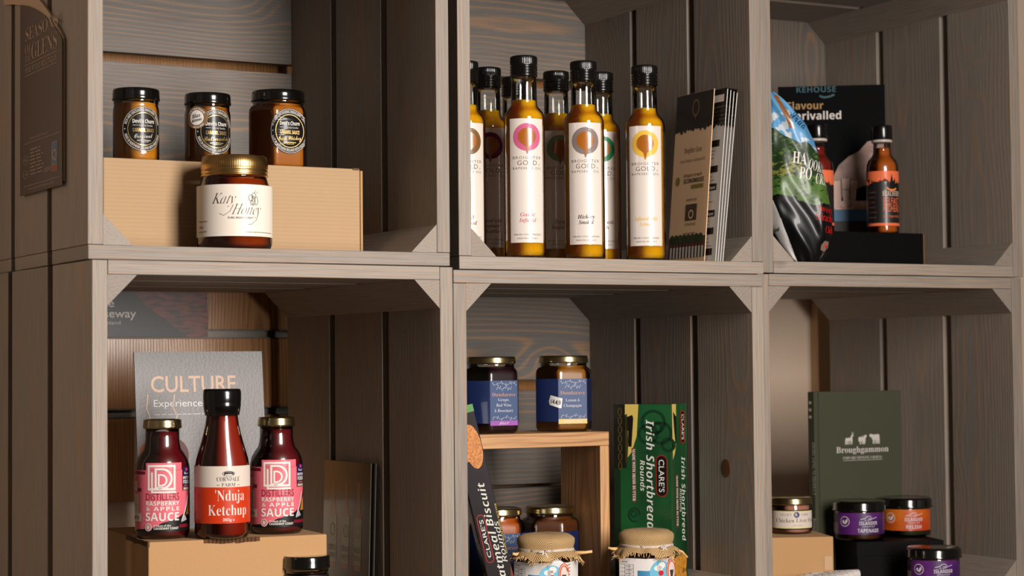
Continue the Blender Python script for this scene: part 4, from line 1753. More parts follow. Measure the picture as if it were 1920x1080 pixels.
# a second row bottle hidden behind
p = hitz(417, 1008, ZK)
kq = pm(p)
Hk = (atdepth(415, 729, p.y).z - ZK)
kq = Hk / 279
t = thing('ketchup_bottle', 'tall ketchup bottle with a black cap and orange and cream label', 'bottle', p, facecam(p))
r, rn = 51.5 * kq, 30 * kq
prof = [(r * .78, 0), (r * .93, .0016), (r, .006), (r, 118 * kq), (r * .99, 132 * kq), (r * .94, 148 * kq), (r * .86, 163 * kq), (r * .76, 180 * kq), (r * .68, 196 * kq), (rn * 1.05, 212 * kq), (rn * .98, 228 * kq), (rn * .96, 246 * kq)]
lathe('glass', prof, GL, t, 72)
q = .0013
lathe('sauce', [(a - q, max(z, .0015)) for a, z in prof[:-1]] + [(rn * .5, 240 * kq)], ketch, t, 72)
rc = 35.5 * kq
lathe('cap', [(31.5 * kq, 229 * kq), (32.5 * kq, 230 * kq), (rc * .99, 246 * kq), (rc, 250 * kq), (rc * .985, 252 * kq), (rc * 1.005, 255 * kq), (rc * 1.01, 271 * kq), (rc * .98, 277 * kq), (rc * .92, 279 * kq), (rc * .3, 279 * kq)], mat('black_shrink_cap', (9, 8, 8), rough=.2, coat=.5), t, 72)
f = cylmap(r + .0002)
A = Art(kq, 0, 0)
A.rect(-150, -136, 150, -97, ink(222, 208, 194, 'cream_label', rough=.45, coat=.15), 1)
A.rect(-150, -97, 150, -30, ink(206, 56, 18, 'orange_red_label', rough=.45, coat=.15), 1)
lb = A.build('label', t, f, cylcuts(r))
A = Art(kq, 0, 0)
cx = 12
A.text('CORNDALE', cx, -108, 8, black, w=44, st='serif')
A.text('FARM', cx, -98.5, 6.5, black, w=26, st='serif')
A.line([(cx - 22, -101), (cx - 17, -101)], 1, black, 2)
A.line([(cx + 17, -101), (cx + 22, -101)], 1, black, 2)
A.ring(cx, -122, 12, 5, 1, black, 2, 28)
A.poly([(cx - 9, -119), (cx - 8, -125), (cx + 6, -126), (cx + 10, -123), (cx + 9, -119), (cx + 6, -121), (cx - 5, -121)], black, 3)
A.text("'Nduja", cx + 4, -72, 19, white, w=58, st='serif')
A.text('Ketchup', cx, -45, 19, white, w=78, st='serif')
A.text('265g e', cx, -34.5, 5, white, w=22, st='serifb')
A.build('lettering', lb, f, cylcuts(r))

# black lidded jar at the front
p = wl('L1', .2, .03)
pp = hit('L1', 574, 1045, .035)
p = Vector((pp.x, pp.y, shelf('L1')))
k = pm(p)
hj = hit('L1', 574, 1041, .035).z - p.z
t = thing('dark_jar', 'dark jar with a glossy black lid in front of the sauce bottles box', 'jar', p, facecam(p))
jar(t, 42 * k, hj, 44 * k, .0135, mat('dark_chutney', (40, 14, 8), rough=.3, coat=.4), black_lid, neck=.8)
A = Art(k, 0, 0)
A.rect(-60, -120, 60, -30, mat('black_paper_label', (22, 20, 20)), 1)
A.build('label', t, cylmap(42 * k + .0003), cylcuts(42 * k))

# pickle sauce leaflets against the side
thL = CR['L1'][3]


def art_pickle(t):
    A = Art(.00062, 0, 0)
    w, H = .118 / .00062, .172 / .00062
    A.rect(-w, -H, 0, -62, mat('leaflet_dark_photo', (64, 58, 48), rough=.25, coat=.5), 1)
    A.rect(-w, -62, 0, 0, mat('leaflet_green', (104, 124, 40), rough=.3, coat=.5), 1)
    for x in (-150, -96, -46):
        s = 1.0 if x == -150 else .86
        A.poly([(x - 16 * s, -80), (x + 16 * s, -80), (x + 18 * s, -170), (x + 8 * s, -200), (x + 8 * s, -240), (x - 8 * s, -240), (x - 8 * s, -200), (x - 18 * s, -170)], mat('leaflet_bottle_print', (136, 88, 52), rough=.3, coat=.4), 2)
        A.rect(x - 17 * s, -176, x + 17 * s, -90, mat('leaflet_label_print', (128, 134, 104), rough=.3, coat=.4), 3)
        A.ring(x, -150, 10, 12, 2, ink(160, 160, 140), 4, 24)
        A.text('PICKLE', x, -112, 10, ink(150, 150, 120), w=26, lvl=4)
        A.text('SAUCE', x, -98, 9, ink(150, 150, 120), w=26, lvl=4)
    A.text('DISTILLERS PICKLE SAUCE', -w * .5, -40, 14, ink(150, 160, 96), w=w * .86, lvl=3)
    A.lines(-w * .9, -28, -w * .1, 3, 9, ink(120, 130, 70), 2, 3)
    A.build('printed_face', t, planemap(0))


for i, (u_, b_, lab) in enumerate(((688, .145, 'dark glossy leaflet picturing pickle sauce bottles, front one leaning on the crate side'),
                                   (697, .139, 'dark glossy leaflet whose edge shows behind the front pickle sauce leaflet'))):
    p = hit('L1', u_, 880, b_)
    p.z = shelf('L1')
    t = tag(slab('leaflet', [(-.118, 0), (0, 0), (0, .172), (-.118, .172)], 0, .0010, mat('leaflet_card', (90, 84, 70), rough=.5), None), lab, 'leaflet')
    t.matrix_world = Matrix.Translation(p) @ Matrix.Rotation(thL - math.pi / 2, 4, 'Z') @ Matrix.Rotation(-.03, 4, 'X')
    art_pickle(t)

# ------------------------------------------------------------------ bottom middle crate
thM = CR['L2'][3]
ZR = hit('L2', 1143, 809, .115).z
zs_ = shelf('L2')
oakr = wood('riser_oak', (206, 156, 104), (168, 112, 66), (140, 92, 54), ring=.005, rough=.5, knots=False, fine=.6)
pr_ = hit('L2', 1143, 900, .115)
aR = (Vector(pr_.xy) - Vector(wl('L2', 0, .115).xy)).length
rw, rd, rt = aR - .050, .098, .0165
t = thing('wooden_riser', 'small open oak frame used as a riser under the two navy labelled jars', 'display riser', wl('L2', aR - rw, .115, zs_), thM)
hR = ZR - zs_
plank('top_board', 0, rw, 0, rd, hR - rt, hR, oakr, t)
plank('side_board', 0, rt, .0002, rd, rt, hR - rt - .0002, oakr, t)
plank('side_board', rw - rt * .75, rw, .0002, rd, rt, hR - rt - .0002, oakr, t)
plank('bottom_board', 0, rw, 0, rd, 0, rt - .0002, oakr, t)

navy_l = ink(22, 36, 78, 'navy_label', rough=.4, coat=.3)
navy_lit = ink(72, 90, 128, 'navy_lit_print')  # label navy with the light on the jar's front facet painted in
copper = ink(206, 150, 120, 'copper_print')
palep = ink(206, 204, 214, 'pale_print')
dun_grp = 'six-sided preserve jars with navy labels'


def sprig(A, cx, cy, w, flip=1):
    pts = [(cx + w * (i / 10 - .5), cy + flip * 2.2 * math.sin(i * 1.26)) for i in range(11)]
    A.line(pts, .45, palep, 3)
    for i in range(0, 11, 2):
        A.ell(pts[i][0], pts[i][1] - 1.8 * flip, .6, 1.3, palep, 3, 8)
        A.ell(pts[i][0] + 2, pts[i][1] + 1.8 * flip, .6, 1.1, palep, 3, 8)


def dundarave(p, k, a, phi, h, label, fill, lines, strip, strip_t, price=False, lidr=46, grp_=dun_grp, extra=0):
    t = thing('preserve_jar', label, 'jar', p, facecam(p, math.radians(phi)), grp_)
    ap_ = a * math.cos(math.radians(30)) * k
    jar(t, ap_, h, lidr * k, 14 * k, fill, gold_lid, sect_hex, 96)
    f_, cuts_ = hexmap(ap_)
    A = Art(k, 0, 0)
    A.rect(-a * 1.46, -(98 + extra), a * .5, -(19 + extra), navy_l, 1)
    A.rect(a * .5, -(98 + extra), a * 1.4, -(19 + extra), navy_l, 1)
    lb = A.build('label', t, f_, cuts_)
    A = Art(k, 0, 0)
    E_ = extra
    A.rect(-a * .5, -(98 + E_), a * .5, -(19 + E_), navy_lit, 2)
    sprig(A, 0, -(92 + E_), a * .8)
    sprig(A, 0, -(84 + E_), a * .5, -1)
    A.text('Dundarave', 0, -(69 + E_), 6.5, copper, w=a * .86, st='serif', lvl=3)
    for i, s in enumerate(lines):
        A.text(s, 0, -(60 - 10 * i + E_ - (4 if len(lines) < 3 else 0)), 5.5, palep, w=min(a * .8, len(s) * 3.9), st='serif', lvl=3)
    sprig(A, 0, -(29 + E_), a * .8, -1)
    A.rect(-a * .5, -(24 + E_), a * .5, -(15 + E_), strip, 4)
    A.text(strip_t, 0, -(17.5 + E_), 4, white, w=4.2 * len(strip_t), st='sansi', lvl=5)
    if price:
        A.poly([(-50, -56 - E_), (-46, -68 - E_), (-20, -62 - E_), (-22, -44 - E_), (-25, -44 - E_), (-48, -50 - E_)], ink(232, 228, 222), 3)
        A.text('\u00a34.49', -35, -(52 + E_), 7.5, black, w=22, st='sansb', rot=-10, lvl=4)
    A.build('lettering', lb, f_, cuts_)
    return t


berry = mat('dark_berry_jelly', (34, 8, 18), rough=.3, coat=.4)
lemon = mat('lemon_jelly', (150, 96, 24), rough=.3, sss=.3, coat=.4)
amber = mat('amber_chutney', (176, 84, 20), rough=.3, sss=.3, coat=.3)
brownj = mat('brown_chutney', (96, 50, 20), rough=.35, coat=.3)
purple_s = ink(160, 92, 176, 'purple_strip')
yellow_s = ink(222, 196, 120, 'yellow_strip')
green_s = ink(96, 150, 84, 'green_strip')
for (u, b, a, phi, vtop, lab, fill, lines, st_, stt, price) in (
        (921.5, .165, 57, 27, 669, 'preserve jar labelled Grape, Red Wine and Rosemary, left on the riser', berry, ['Grape,', 'Red Wine', '& Rosemary'], purple_s, 'JELLY', False),
        (1057, .165, 56, 19.5, 667, 'preserve jar labelled Lemon and Champagne with a white price tag, right on the riser', lemon, ['Lemon &', 'Champagne'], yellow_s, 'MARMALADE', True)):
    q = hit('L2', u, 740, b)
    h_ = hit('L2', u, vtop, b).z - ZR
    q.z = ZR
    dundarave(q, pm(q), a, phi, h_, lab, fill, lines, st_, stt, price)
for (u, b, a, phi, vtop, lab, fill, lines, st_, stt) in (
        (932, .172, 56, 20, 952, 'preserve jar with amber contents under the riser, beside the oatmeal biscuit box', amber, ['Pepper &', 'Tomato'], green_s, 'CHUTNEY'),
        (1031, .172, 56, -2, 948, 'preserve jar with brown contents under the riser, behind the hessian topped jar', brownj, ['Apple &', 'Ginger'], green_s, 'CHUTNEY')):
    q = hit('L2', u, 1000, b)
    q.z = zs_ + rt
    h_ = hit('L2', u, vtop, b).z - q.z
    dundarave(q, pm(q), a, phi, h_, lab, fill, lines, st_, stt, False, 46, dun_grp, h_ / pm(q) - 143)

# printed carton helper --------------------------------------------------
def carton(label, p, yaw, w, d, h, front, side, top, leanx=0.0, name='biscuit_box'):
    """local: front face at y=0 from x=-w..0 (corner at the origin); right side face at x=0 running back to y=d"""
    t = thing(name, label, 'biscuit box', p, yaw)
    o = bmobj('carton', boxbm(-w, 0, 0, d, 0, h, .0008), front, t)
    return t, o


green = patch_mat('green_carton', (26, 88, 46), (14, 54, 28), 12, .22, stretch=(1, 1, .5), coat=.7)
pc = hit('L2', 1260, 900, .096)
topz_ = atdepth(1260, 758, pc.y).z
hS = topz_ - zs_
pc.z = zs_
yS = -.42
wS = .0735
dS = .0555
tS, oS = carton('upright green shortbread rounds box standing right of the oak riser', pc, yS, wS, dS, hS, green, green, green)
kS = wS / 110
ykS = pm(pc)
HS = hS / ykS
dkg = ink(16, 52, 30)
yel = ink(214, 186, 96, 'yellow_sky_print')
shb = ink(222, 220, 208, 'script_white')
red = ink(176, 34, 28, 'logo_red')


def clares(A, cx, cy, w, h, rot):
    """CLARE'S name in a black capsule with red rim; runs along the box"""
    # capsule drawn upright: long axis vertical
    for (rw_, rh_, m_, l_) in ((w, h, red, 5), (w - 3, h - 3, black, 6)):
        pts = []
        r_ = rw_ / 2
        for i in range(13):
            a_ = math.pi * i / 12
            pts.append((cx + r_ * math.cos(a_), cy - (rh_ / 2 - r_) - r_ * math.sin(a_)))
        for i in range(13):
            a_ = math.pi + math.pi * i / 12
            pts.append((cx + r_ * math.cos(a_), cy + (rh_ / 2 - r_) - r_ * math.sin(a_)))
        A.poly(pts, m_, l_)
    if rot < 0:
        A.text("CLARE'S", cx - w * .24, cy, w * .46, white, w=h * .78, st='sans', rot=-90, lvl=7)
    else:
        A.text("CLARE'S", cx + w * .24, cy, w * .46, white, w=h * .78, st='sans', rot=90, lvl=7)


A = Art(kS, 0, 0, ykS)
A.rect(-110, -HS, -86, -(HS - 120), ink(22, 24, 14), 1)
A.rect(-110, -(HS - 118), -98, -2, ink(20, 40, 22), 1)
A.poly([(-88, -HS), (-62, -HS), (-66, -(HS - 60)), (-76, -(HS - 90)), (-88, -(HS - 106))], yel, 2)
A.poly([(-88, -(HS - 20)), (-84, -(HS - 18)), (-82, -(HS - 70)), (-84, -(HS - 110)), (-88, -(HS - 110))], ink(60, 50, 20), 3)
A.poly([(-90, -(HS - 26)), (-74, -(HS - 20)), (-72, -(HS - 26)), (-76, -(HS - 80)), (-82, -(HS - 80)), (-82, -(HS - 50)), (-90, -(HS - 48))], black, 3)
for i in range(7):
    A.ring(-98, -(HS - 14 - i * 17), 4, 8, 1.6, ink(92, 66, 34), 2, 16)
for (cx, cy, r_) in ((-34, -(HS - 34), 24), (-20, -(HS - 54), 22), (-44, -(HS - 56), 20), (-28, -(HS - 44), 12), (-6, -(HS - 76), 14)):
    A.ring(cx, cy, r_, r_, 5.5, dkg, 2, 36)
A.ring(-72, -(HS - 208), 12, 14, 3, dkg, 2, 30, 0, 300)
A.ring(-73, -(HS - 206), 6, 7, 2.4, dkg, 2, 20, 60, 400)
A.text('Irish Shortbread', -48, -(HS - 132), 15, shb, w=206, rot=-90, st='sansbi', lvl=4, off=-.012)
A.text('Rounds', -60, -(HS - 134), 9, shb, w=58, rot=-90, st='sansbi', lvl=4, off=-.012)
A.rect(-76, -(HS - 82), -68, -(HS - 184), ink(96, 60, 36), 3)
A.text('MADE WITH IRISH BUTTER', -74.5, -(HS - 133), 5.2, white, w=98, rot=-90, st='serifb', lvl=4)
clares(A, -19, -(HS - 134), 22, 78, -1)
A.build('front_print', tS, planemap(0))
A = Art(dS / 30, 0, 0, ykS)
A.rect(0, -HS, 5, -(HS - 80), ink(70, 62, 28), 1)
A.poly([(1, -HS), (9, -HS), (9, -(HS - 70)), (6, -(HS - 92)), (2, -(HS - 104))], yel, 2)
A.poly([(3, -(HS - 14)), (9, -(HS - 24)), (9, -(HS - 74)), (7, -(HS - 74)), (5, -(HS - 50))], black, 3)
A.text('Irish Shortbread', 18, -(HS - 180), 7, shb, w=160, rot=-90, st='sansbi', lvl=4, off=-.012)
A.text('Rounds', 14, -(HS - 182), 4.4, shb, w=44, rot=-90, st='sansi', lvl=4)
A.rect(6.5, -(HS - 132), 11.5, -(HS - 232), ink(96, 60, 36), 3)
A.text('MADE WITH IRISH BUTTER', 7.6, -(HS - 182), 3.2, white, w=94, rot=-90, st='serifb', lvl=4)
clares(A, 21, -(HS - 44), 9, 62, -1)
bis = patch_mat('shortbread_print', (226, 160, 60), (200, 128, 40), 180, .4)
A.ell(9, -(HS - 304), 9, 20, bis, 5, 30)
A.ell(19, -(HS - 300), 7, 20, bis, 4, 30)
A.ell(17, -(HS - 330), 9, 22, bis, 4, 30)
A.build('side_print', tS, sidemap(0, 1))

# oatmeal box leaning to the left
hO = hS * 1.02
wO, dO = .0285, .055
pO = hit('L2', 966, 1140, .055)
lean = math.radians(13.0)
darkc = patch_mat('dark_carton', (24, 20, 22), (40, 28, 34), 14, .25, coat=.6)
base_b = hit('L2', 978, 1140, .056)
base_b.z = zs_ + wO * math.sin(lean) + .0005
yO = .12
t = thing('biscuit_box', 'dark oatmeal biscuit box with a green top edge, leaning against the crate side', 'biscuit box', base_b)
t.matrix_world = Matrix.Translation(base_b) @ Matrix.Rotation(yO, 4, 'Z') @ Matrix.Rotation(-lean, 4, 'Y')
bmobj('carton', boxbm(-wO, 0, 0, dO, 0, hO, .0008), darkc, t)
kO = wO / 46
kyO = pm(base_b)
HO = hO / kyO
A = Art(kO, 0, 0, kyO)
A.rect(-46, -HO, 0, -(HO - 14), green_s, 2)
oat = patch_mat('oat_biscuit_print', (218, 140, 50), (176, 100, 34), 420, .45)
A.ell(-32, -(HO - 62), 16, 42, oat, 3, 36)
A.ell(-17, -(HO - 78), 16, 42, oat, 4, 36)
A.text('Oatmeal Biscuit', -13, -(HO - 246), 13, shb, w=200, rot=90, st='sansbi', lvl=4, off=-.012)
A.text('Rounds', -4, -(HO - 262), 9, shb, w=78, rot=90, st='sansi', lvl=4)
clares(A, -34, -(HO - 250), 15, 92, 1)
A.text('MADE WITH IRISH BUTTER', -.8, -(HO - 238), 2.6, yel, w=96, rot=90, st='serifb', lvl=4)
A.poly([(-46, -30), (-10, -40), (0, -90), (0, -4), (-46, -4)], ink(130, 50, 18), 2)
A.build('front_print', t, planemap(0))
A = Art(dO / 100, 0, 0, kyO)
A.rect(0, -HO, 100, -(HO - 14), green_s, 2)
A.rect(9, -(HO - 158), 26, -(HO - 258), ink(120, 84, 50), 3)
A.text('MADE WITH IRISH BUTTER', 13, -(HO - 208), 9, white, w=94, rot=90, st='serifb', lvl=4)
A.poly([(0, -60), (60, -80), (100, -40), (100, -4), (0, -4)], ink(190, 90, 30), 2)
A.build('side_print', t, lambda x, y, e: (-wO - e, x, y))

# hessian topped jars ----------------------------------------------------
hes = mat('hessian', (204, 156, 100), rough=.9)
nt = hes.node_tree
tc = nd(nt, 'ShaderNodeTexCoord')
sp_ = nd(nt, 'ShaderNodeSeparateXYZ')
nt.links.new(tc.outputs['UV'], sp_.inputs[0])
sA = math_n(nt, 'SINE', math_n(nt, 'MULTIPLY', sp_.outputs[0], 620.0))
sB = math_n(nt, 'SINE', math_n(nt, 'MULTIPLY', sp_.outputs[1], 150.0))
sC = math_n(nt, 'ADD', math_n(nt, 'MULTIPLY', sA, sB), 1.0)
bmp = nd(nt, 'ShaderNodeBump', Strength=.9, Distance=.0009)
nt.links.new(sC, bmp.inputs['Height'])
nt.links.new(bmp.outputs['Normal'], nt.nodes['Principled BSDF'].inputs['Normal'])
mxh = nd(nt, 'ShaderNodeMix', data_type='RGBA')
mxh.inputs['A'].default_value = rgb(150, 104, 60)
mxh.inputs['B'].default_value = rgb(255, 214, 152)
nt.links.new(math_n(nt, 'MULTIPLY', sC, .62), mxh.inputs['Factor'])
nt.links.new(mxh.outputs['Result'], nt.nodes['Principled BSDF'].inputs['Base Color'])
fray_m = mat('frayed_hessian_thread', (240, 194, 132), rough=.9)
string = mat('white_string', (222, 208, 196), rough=.8, bump=.5, bscale=900)
label_w = ink(226, 220, 216, 'white_jar_label')


def annie(u, b, vtop, a, phi, dome_px, label, seed, bow):
    q = hit('L2', u, 1030, b)
    k = pm(q)
    h_ = hit('L2', u, vtop, b).z - zs_
    q.z = zs_
    t = thing('hessian_topped_jar', label, 'jar', q, facecam(q, math.radians(phi)), 'jars with hessian tops tied with string')
    ap_ = a * math.cos(math.radians(30)) * k
    R = dome_px / 2 * k
    ztie = h_ - 30 * k
    zb = h_ - 46 * k
    jam = mat('dark_jam', (52, 14, 12), rough=.3, coat=.4)
    lathe('glass', [(ap_ * .8, 0, 1), (ap_ * .95, .0012, 1), (ap_, .005, 1), (ap_, zb - .006, 1), (ap_ * .96, zb - .001, 1), (R * .9, zb + .004, 0), (R * .9, ztie + .004, 0)], GL, t, 96, sect_hex)
    lathe('jam', [(ap_ * .78, .0014, 1), (ap_ - .0015, .006, 1), (ap_ - .0015, zb - .0065, 1), (ap_ * .95 - .0015, zb - .0015, 1), (R * .88, zb + .003, 0)], jam, t, 96, sect_hex)
    # cloth: dome, waist, then a frill with folds and frayed threads
    rnd = random.Random(seed)
    N = 144
    rows = []
    prof = [(0.0003, h_ + .0003), (R * .45, h_ + .0002), (R * .80, h_ - .0012), (R * .94, h_ - .0040), (R * 1.0, h_ - 10 * k), (R * 1.0, h_ - 17 * k), (R * .97, h_ - 23 * k), (R * .925, ztie)]
    ph = [rnd.uniform(0, 6.28) for _ in range(4)]
    vs, fs, uv = [], [], []
    L_ = 0
    last = None
    prof2 = prof + [(R * 1.0, ztie - 3 * k), (R * 1.12, ztie - 8 * k), (R * 1.18, ztie - 14 * k)]
    for j, (r_, z_) in enumerate(prof2):
        if last:
            L_ += math.hypot(r_ - last[0], z_ - last[1])
        last = (r_, z_)
        fr_ = max(0, j - len(prof) + 1) / 3
        for i in range(N):
            th_ = 2 * math.pi * i / N
            wv = math.sin(5 * th_ + ph[0]) * .5 + math.sin(9 * th_ + ph[1]) * .35 + math.sin(14 * th_ + ph[2]) * .2
            rr = r_ * (1 + fr_ * .13 * wv)
            zz = z_ + fr_ * 4.5 * k * (math.sin(4 * th_ + ph[3]) + .5 * math.sin(11 * th_ + ph[1]))
            vs.append((rr * math.sin(th_), -rr * math.cos(th_), zz))
            uv.append((th_ / (2 * math.pi), L_ / .07))
    nr_ = len(prof2)
    for j in range(nr_ - 1):
        for i in range(N):
            a_, b_ = j * N + i, j * N + (i + 1) % N
            fs.append((a_, a_ + N, b_ + N, b_))
    me = bpy.data.meshes.new('hessian_cloth')
    me.from_pydata(vs, [], fs)
    me.update()
    ul = me.uv_layers.new(name='UVMap')
    for p_ in me.polygons:
        p_.use_smooth = True
        us = [uv[v][0] for v in p_.vertices]
        for li, v in zip(p_.loop_indices, p_.vertices):
            uu = uv[v][0]
            if max(us) - min(us) > .5 and uu < .5:
                uu += 1
            ul.data[li].uv = (uu, uv[v][1])
    cl = link('hessian_cloth', me, t, (hes,))
    bm = bmesh.new()
    for i in range(150):
        th_ = 2 * math.pi * (i + rnd.random()) / 150
        i0 = int(th_ / (2 * math.pi) * N) % N
        base = Vector(vs[(nr_ - 1) * N + i0])
        out = Vector((math.sin(th_), -math.cos(th_), 0))
        Lf = rnd.uniform(3, 8) * k
        p1 = base - out * .0006
        p2 = base + out * Lf * .5 + Vector((0, 0, -Lf * rnd.uniform(.2, .8)))
        p3 = p2 + out * Lf * .3 + Vector((rnd.uniform(-1, 1), rnd.uniform(-1, 1), -rnd.uniform(.4, 2))) * Lf * .35
        tubebm(bm, [p1, p2, p3], .00052, 5, (1, .9, .5))
    for (th_, L2, up) in bow[1]:
        base = Vector((R * 1.12 * math.sin(th_), -R * 1.12 * math.cos(th_), ztie - 8 * k))
        out = Vector((math.sin(th_), -math.cos(th_), 0))
        tubebm(bm, [base - out * .004, base + out * L2 * .5 * k + Vector((0, 0, up * .4 * k)), base + out * L2 * k + Vector((0, 0, up * k))], .0017, 7, (1.6, 1.0, .9))
    bmobj('frayed_threads', bm, fray_m, cl, True)
    # string tied round the neck
    bm = bmesh.new()
    for dz in (0, 1.9):
        pts = [(R * .96 * math.sin(x), -R * .96 * math.cos(x), ztie - .5 * k + dz * k + .8 * k * math.sin(3 * x)) for x in [2 * math.pi * i / 48 for i in range(49)]]
        tubebm(bm, pts, 1.3 * k, 6)
    th_ = bow[0]
    c = Vector((R * 1.0 * math.sin(th_), -R * 1.0 * math.cos(th_), ztie))
    o_ = Vector((math.sin(th_), -math.cos(th_), 0))
    s_ = Vector((math.cos(th_), math.sin(th_), 0))
    Z_ = Vector((0, 0, 1))
    for (sx_, sz_) in ((1, .2), (-1, -.1), (.7, -1.2), (-.6, -1.3)):
        tubebm(bm, [c, c + o_ * 3 * k + s_ * sx_ * 5 * k + Z_ * sz_ * 4 * k, c + o_ * 4 * k + s_ * sx_ * 10 * k + Z_ * sz_ * 9 * k], 1.7 * k, 6, (1.5, 1.1, .9))
    bmobj('string_tie', bm, string, t, True)
    # label
    f_, cuts_ = hexmap(ap_)
    A = Art(k, 0, 0)
    tl = (h_ / k) - 51
    A.rect(-a * 1.5, -tl, a * 1.5, -(tl - 92), label_w, 1)
    lb = A.build('label', t, f_, cuts_)
    A = Art(k, 0, 0)
    sky_b = ink(110, 184, 214, 'sky_blue_print')
    A.rect(-a * .82, -(tl - 22), -a * .2, -(tl - 46), ink(70, 140, 184), 2)
    A.ell(0, -(tl - 28), 23, 24, sky_b, 3, 48)
    A.ell(-6, -(tl - 18), 8, 5, white, 4, 20)
    A.ell(3, -(tl - 13), 7, 6, white, 4, 20)
    A.rect(-7, -(tl - 14), 4, -(tl - 23), white, 4)
    A.ell(1, -(tl - 27), 5.5, 5, ink(200, 30, 34), 5, 20)
    A.text("Annie's", 1, -(tl - 42), 9, ink(226, 214, 90), w=34, st='script', lvl=6)
    A.text('Homemade', 1, -(tl - 50), 5, white, w=28, st='script', lvl=6)
    for i in range(7):
        A.rect(-a * 1.46, -(tl - 11 - i * 7), -a * .98, -(tl - 11.6 - i * 7), ink(120, 112, 110), 2)
    for x_ in (-a * 1.3, -a * 1.14, -a * .98):
        A.rect(x_, -(tl - 11), x_ + .7, -(tl - 54), ink(120, 112, 110), 2)
    A.lines(-a * 1.26, -(tl - 14), -a * 1.0, 6, 7, ink(110, 100, 100), 1.3, 2)
    A.text('Nutrition', -a * 1.3, -(tl - 8), 3, ink(80, 74, 74), w=14, lvl=2)
    bx = a * .40
    A.ell(bx, -(tl - 24), 11, 23, ink(212, 84, 40), 6, 36)
    A.ell(bx, -(tl - 24), 9.8, 21, ink(226, 206, 196), 7, 36)
    A.ring(bx, -(tl - 24), 9, 19.5, 2.4, ink(212, 84, 40), 8, 36)
    A.poly([(bx - 4, -(tl - 22)), (bx + 4, -(tl - 22)), (bx + 1, -(tl - 42)), (bx - 1, -(tl - 42))], ink(50, 48, 30), 8)
    A.lines(a * .56, -(tl - 4), a * .76, 8, 6, ink(70, 70, 110), 1.4, 2, rag=.0)
    A.build('lettering', lb, f_, cuts_)
    return t


annie(1023.5, .052, 999, 60, 10.5, 108, 'jar with a frayed hessian top tied with white string, in front of the oak riser', 5, (math.radians(-14), [(1.35, 26, 3), (-1.3, 8, 3)]))
annie(1212, .052, 991, 58, 30, 103, 'jar with a frayed hessian top tied with white string, in front of the shortbread box', 8, (math.radians(8), [(.9, 20, -14), (-2.0, 14, 3)]))

# ------------------------------------------------------------------ bottom right crate
zl = shelf('L3')
thN = CR['L3'][3]
q = hit('L3', 1484, 1000, .085)
ZP = CZ + (ray(1484, 999)[2]) * (q.y / ray(1484, 999)[1])
# kraft box
pc = hit('L3', 1563, 1040, .045)
zc = atdepth(1563, 1006, pc.y).z
ZP = zc
t = thing('cardboard_box', 'small kraft cardboard box under the pate jar in the bottom right crate', 'cardboard box', (pc.x, pc.y, zl), .12)
bmobj('box_body', boxbm(-.098, 0, 0, .10, 0, ZP - zl, .001), kraft_d, t)
bmobj('tape_piece', boxbm(-.012, -.002, -.0006, 0, .028, .045, .0002, 1), mat('torn_tape', (196, 158, 116), rough=.6), t)
q = hitz(1484, 999, ZP)
k = pm(q)
pate_h = atdepth(1484, 932, q.y).z - ZP
t = thing('pate_jar', 'squat glass jar of pink pate with a gold lid and cream label', 'jar', q, facecam(q, .0))
r = 38.3 * k
pate = mat('pink_pate', (186, 124, 106), rough=.45, coat=.2)
lathe('glass', [(r * .86, 0), (r * .97, .0012), (r, .004), (r, 52 * k), (r * .98, 54 * k), (r, 56 * k)], GL, t, 72)
lathe('pate', [(r * .84, .0014), (r * .96 - .001, .0024), (r - .0014, .0045), (r - .0014, 53 * k)], pate, t, 72)
lid(t, r * 1.03, 53 * k, pate_h - 53 * k, gold_lid)
A = Art(k, 0, 0)
A.rect(-60, -43, 52, -11, ink(226, 214, 150, 'pale_yellow_border'), 1)
A.rect(-60, -41, 52, -13, ink(222, 210, 196, 'cream_label'), 2)
A.rect(-60, -45, 52, -43, black, 1)
A.rect(-60, -11, 52, -9, black, 1)
lb = A.build('label', t, cylmap(r + .0001), cylcuts(r))
A = Art(k, 0, 0)
nv = ink(36, 52, 104)
A.text('LEGACY', -10, -34, 4.6, ink(110, 114, 134), w=22, st='serif')
A.ell(10, -36, 5.5, 5.5, nv, 2, 24)
A.text('L', 10, -33.5, 6, white, w=4, st='serifb', lvl=3)
A.text('FARM', 27, -34, 4.6, ink(110, 114, 134), w=16, st='serif')
A.text('Chicken Liver Pate', 12, -22, 7.2, ink(70, 64, 62), w=84, st='serif')
A.text('with brandy', 12, -15.5, 3, ink(150, 140, 120), w=18)
A.build('lettering', lb, cylmap(r + .0001), cylcuts(r))

# book
bkz = zl
cov = mat('dark_green_book_cloth', (64, 66, 44), rough=.8, bump=.3, bscale=1800)
bk_l = hit('L3', 1517, 800, .205)
bk_r = hit('L3', 1690, 800, .205)
bt = CZ + ray(1600, 733.5)[2] * (hit('L3', 1600, 733, .205).y / ray(1600, 733)[1])
Wb = (Vector(bk_r.xy) - Vector(bk_l.xy)).length * .945
Hb_ = bt - zl
t = thing('cookery_book', 'dark green clothbound book standing upright at the back of the bottom right crate', 'book', (bk_r.x, bk_r.y, zl), thN)
Db = .0145
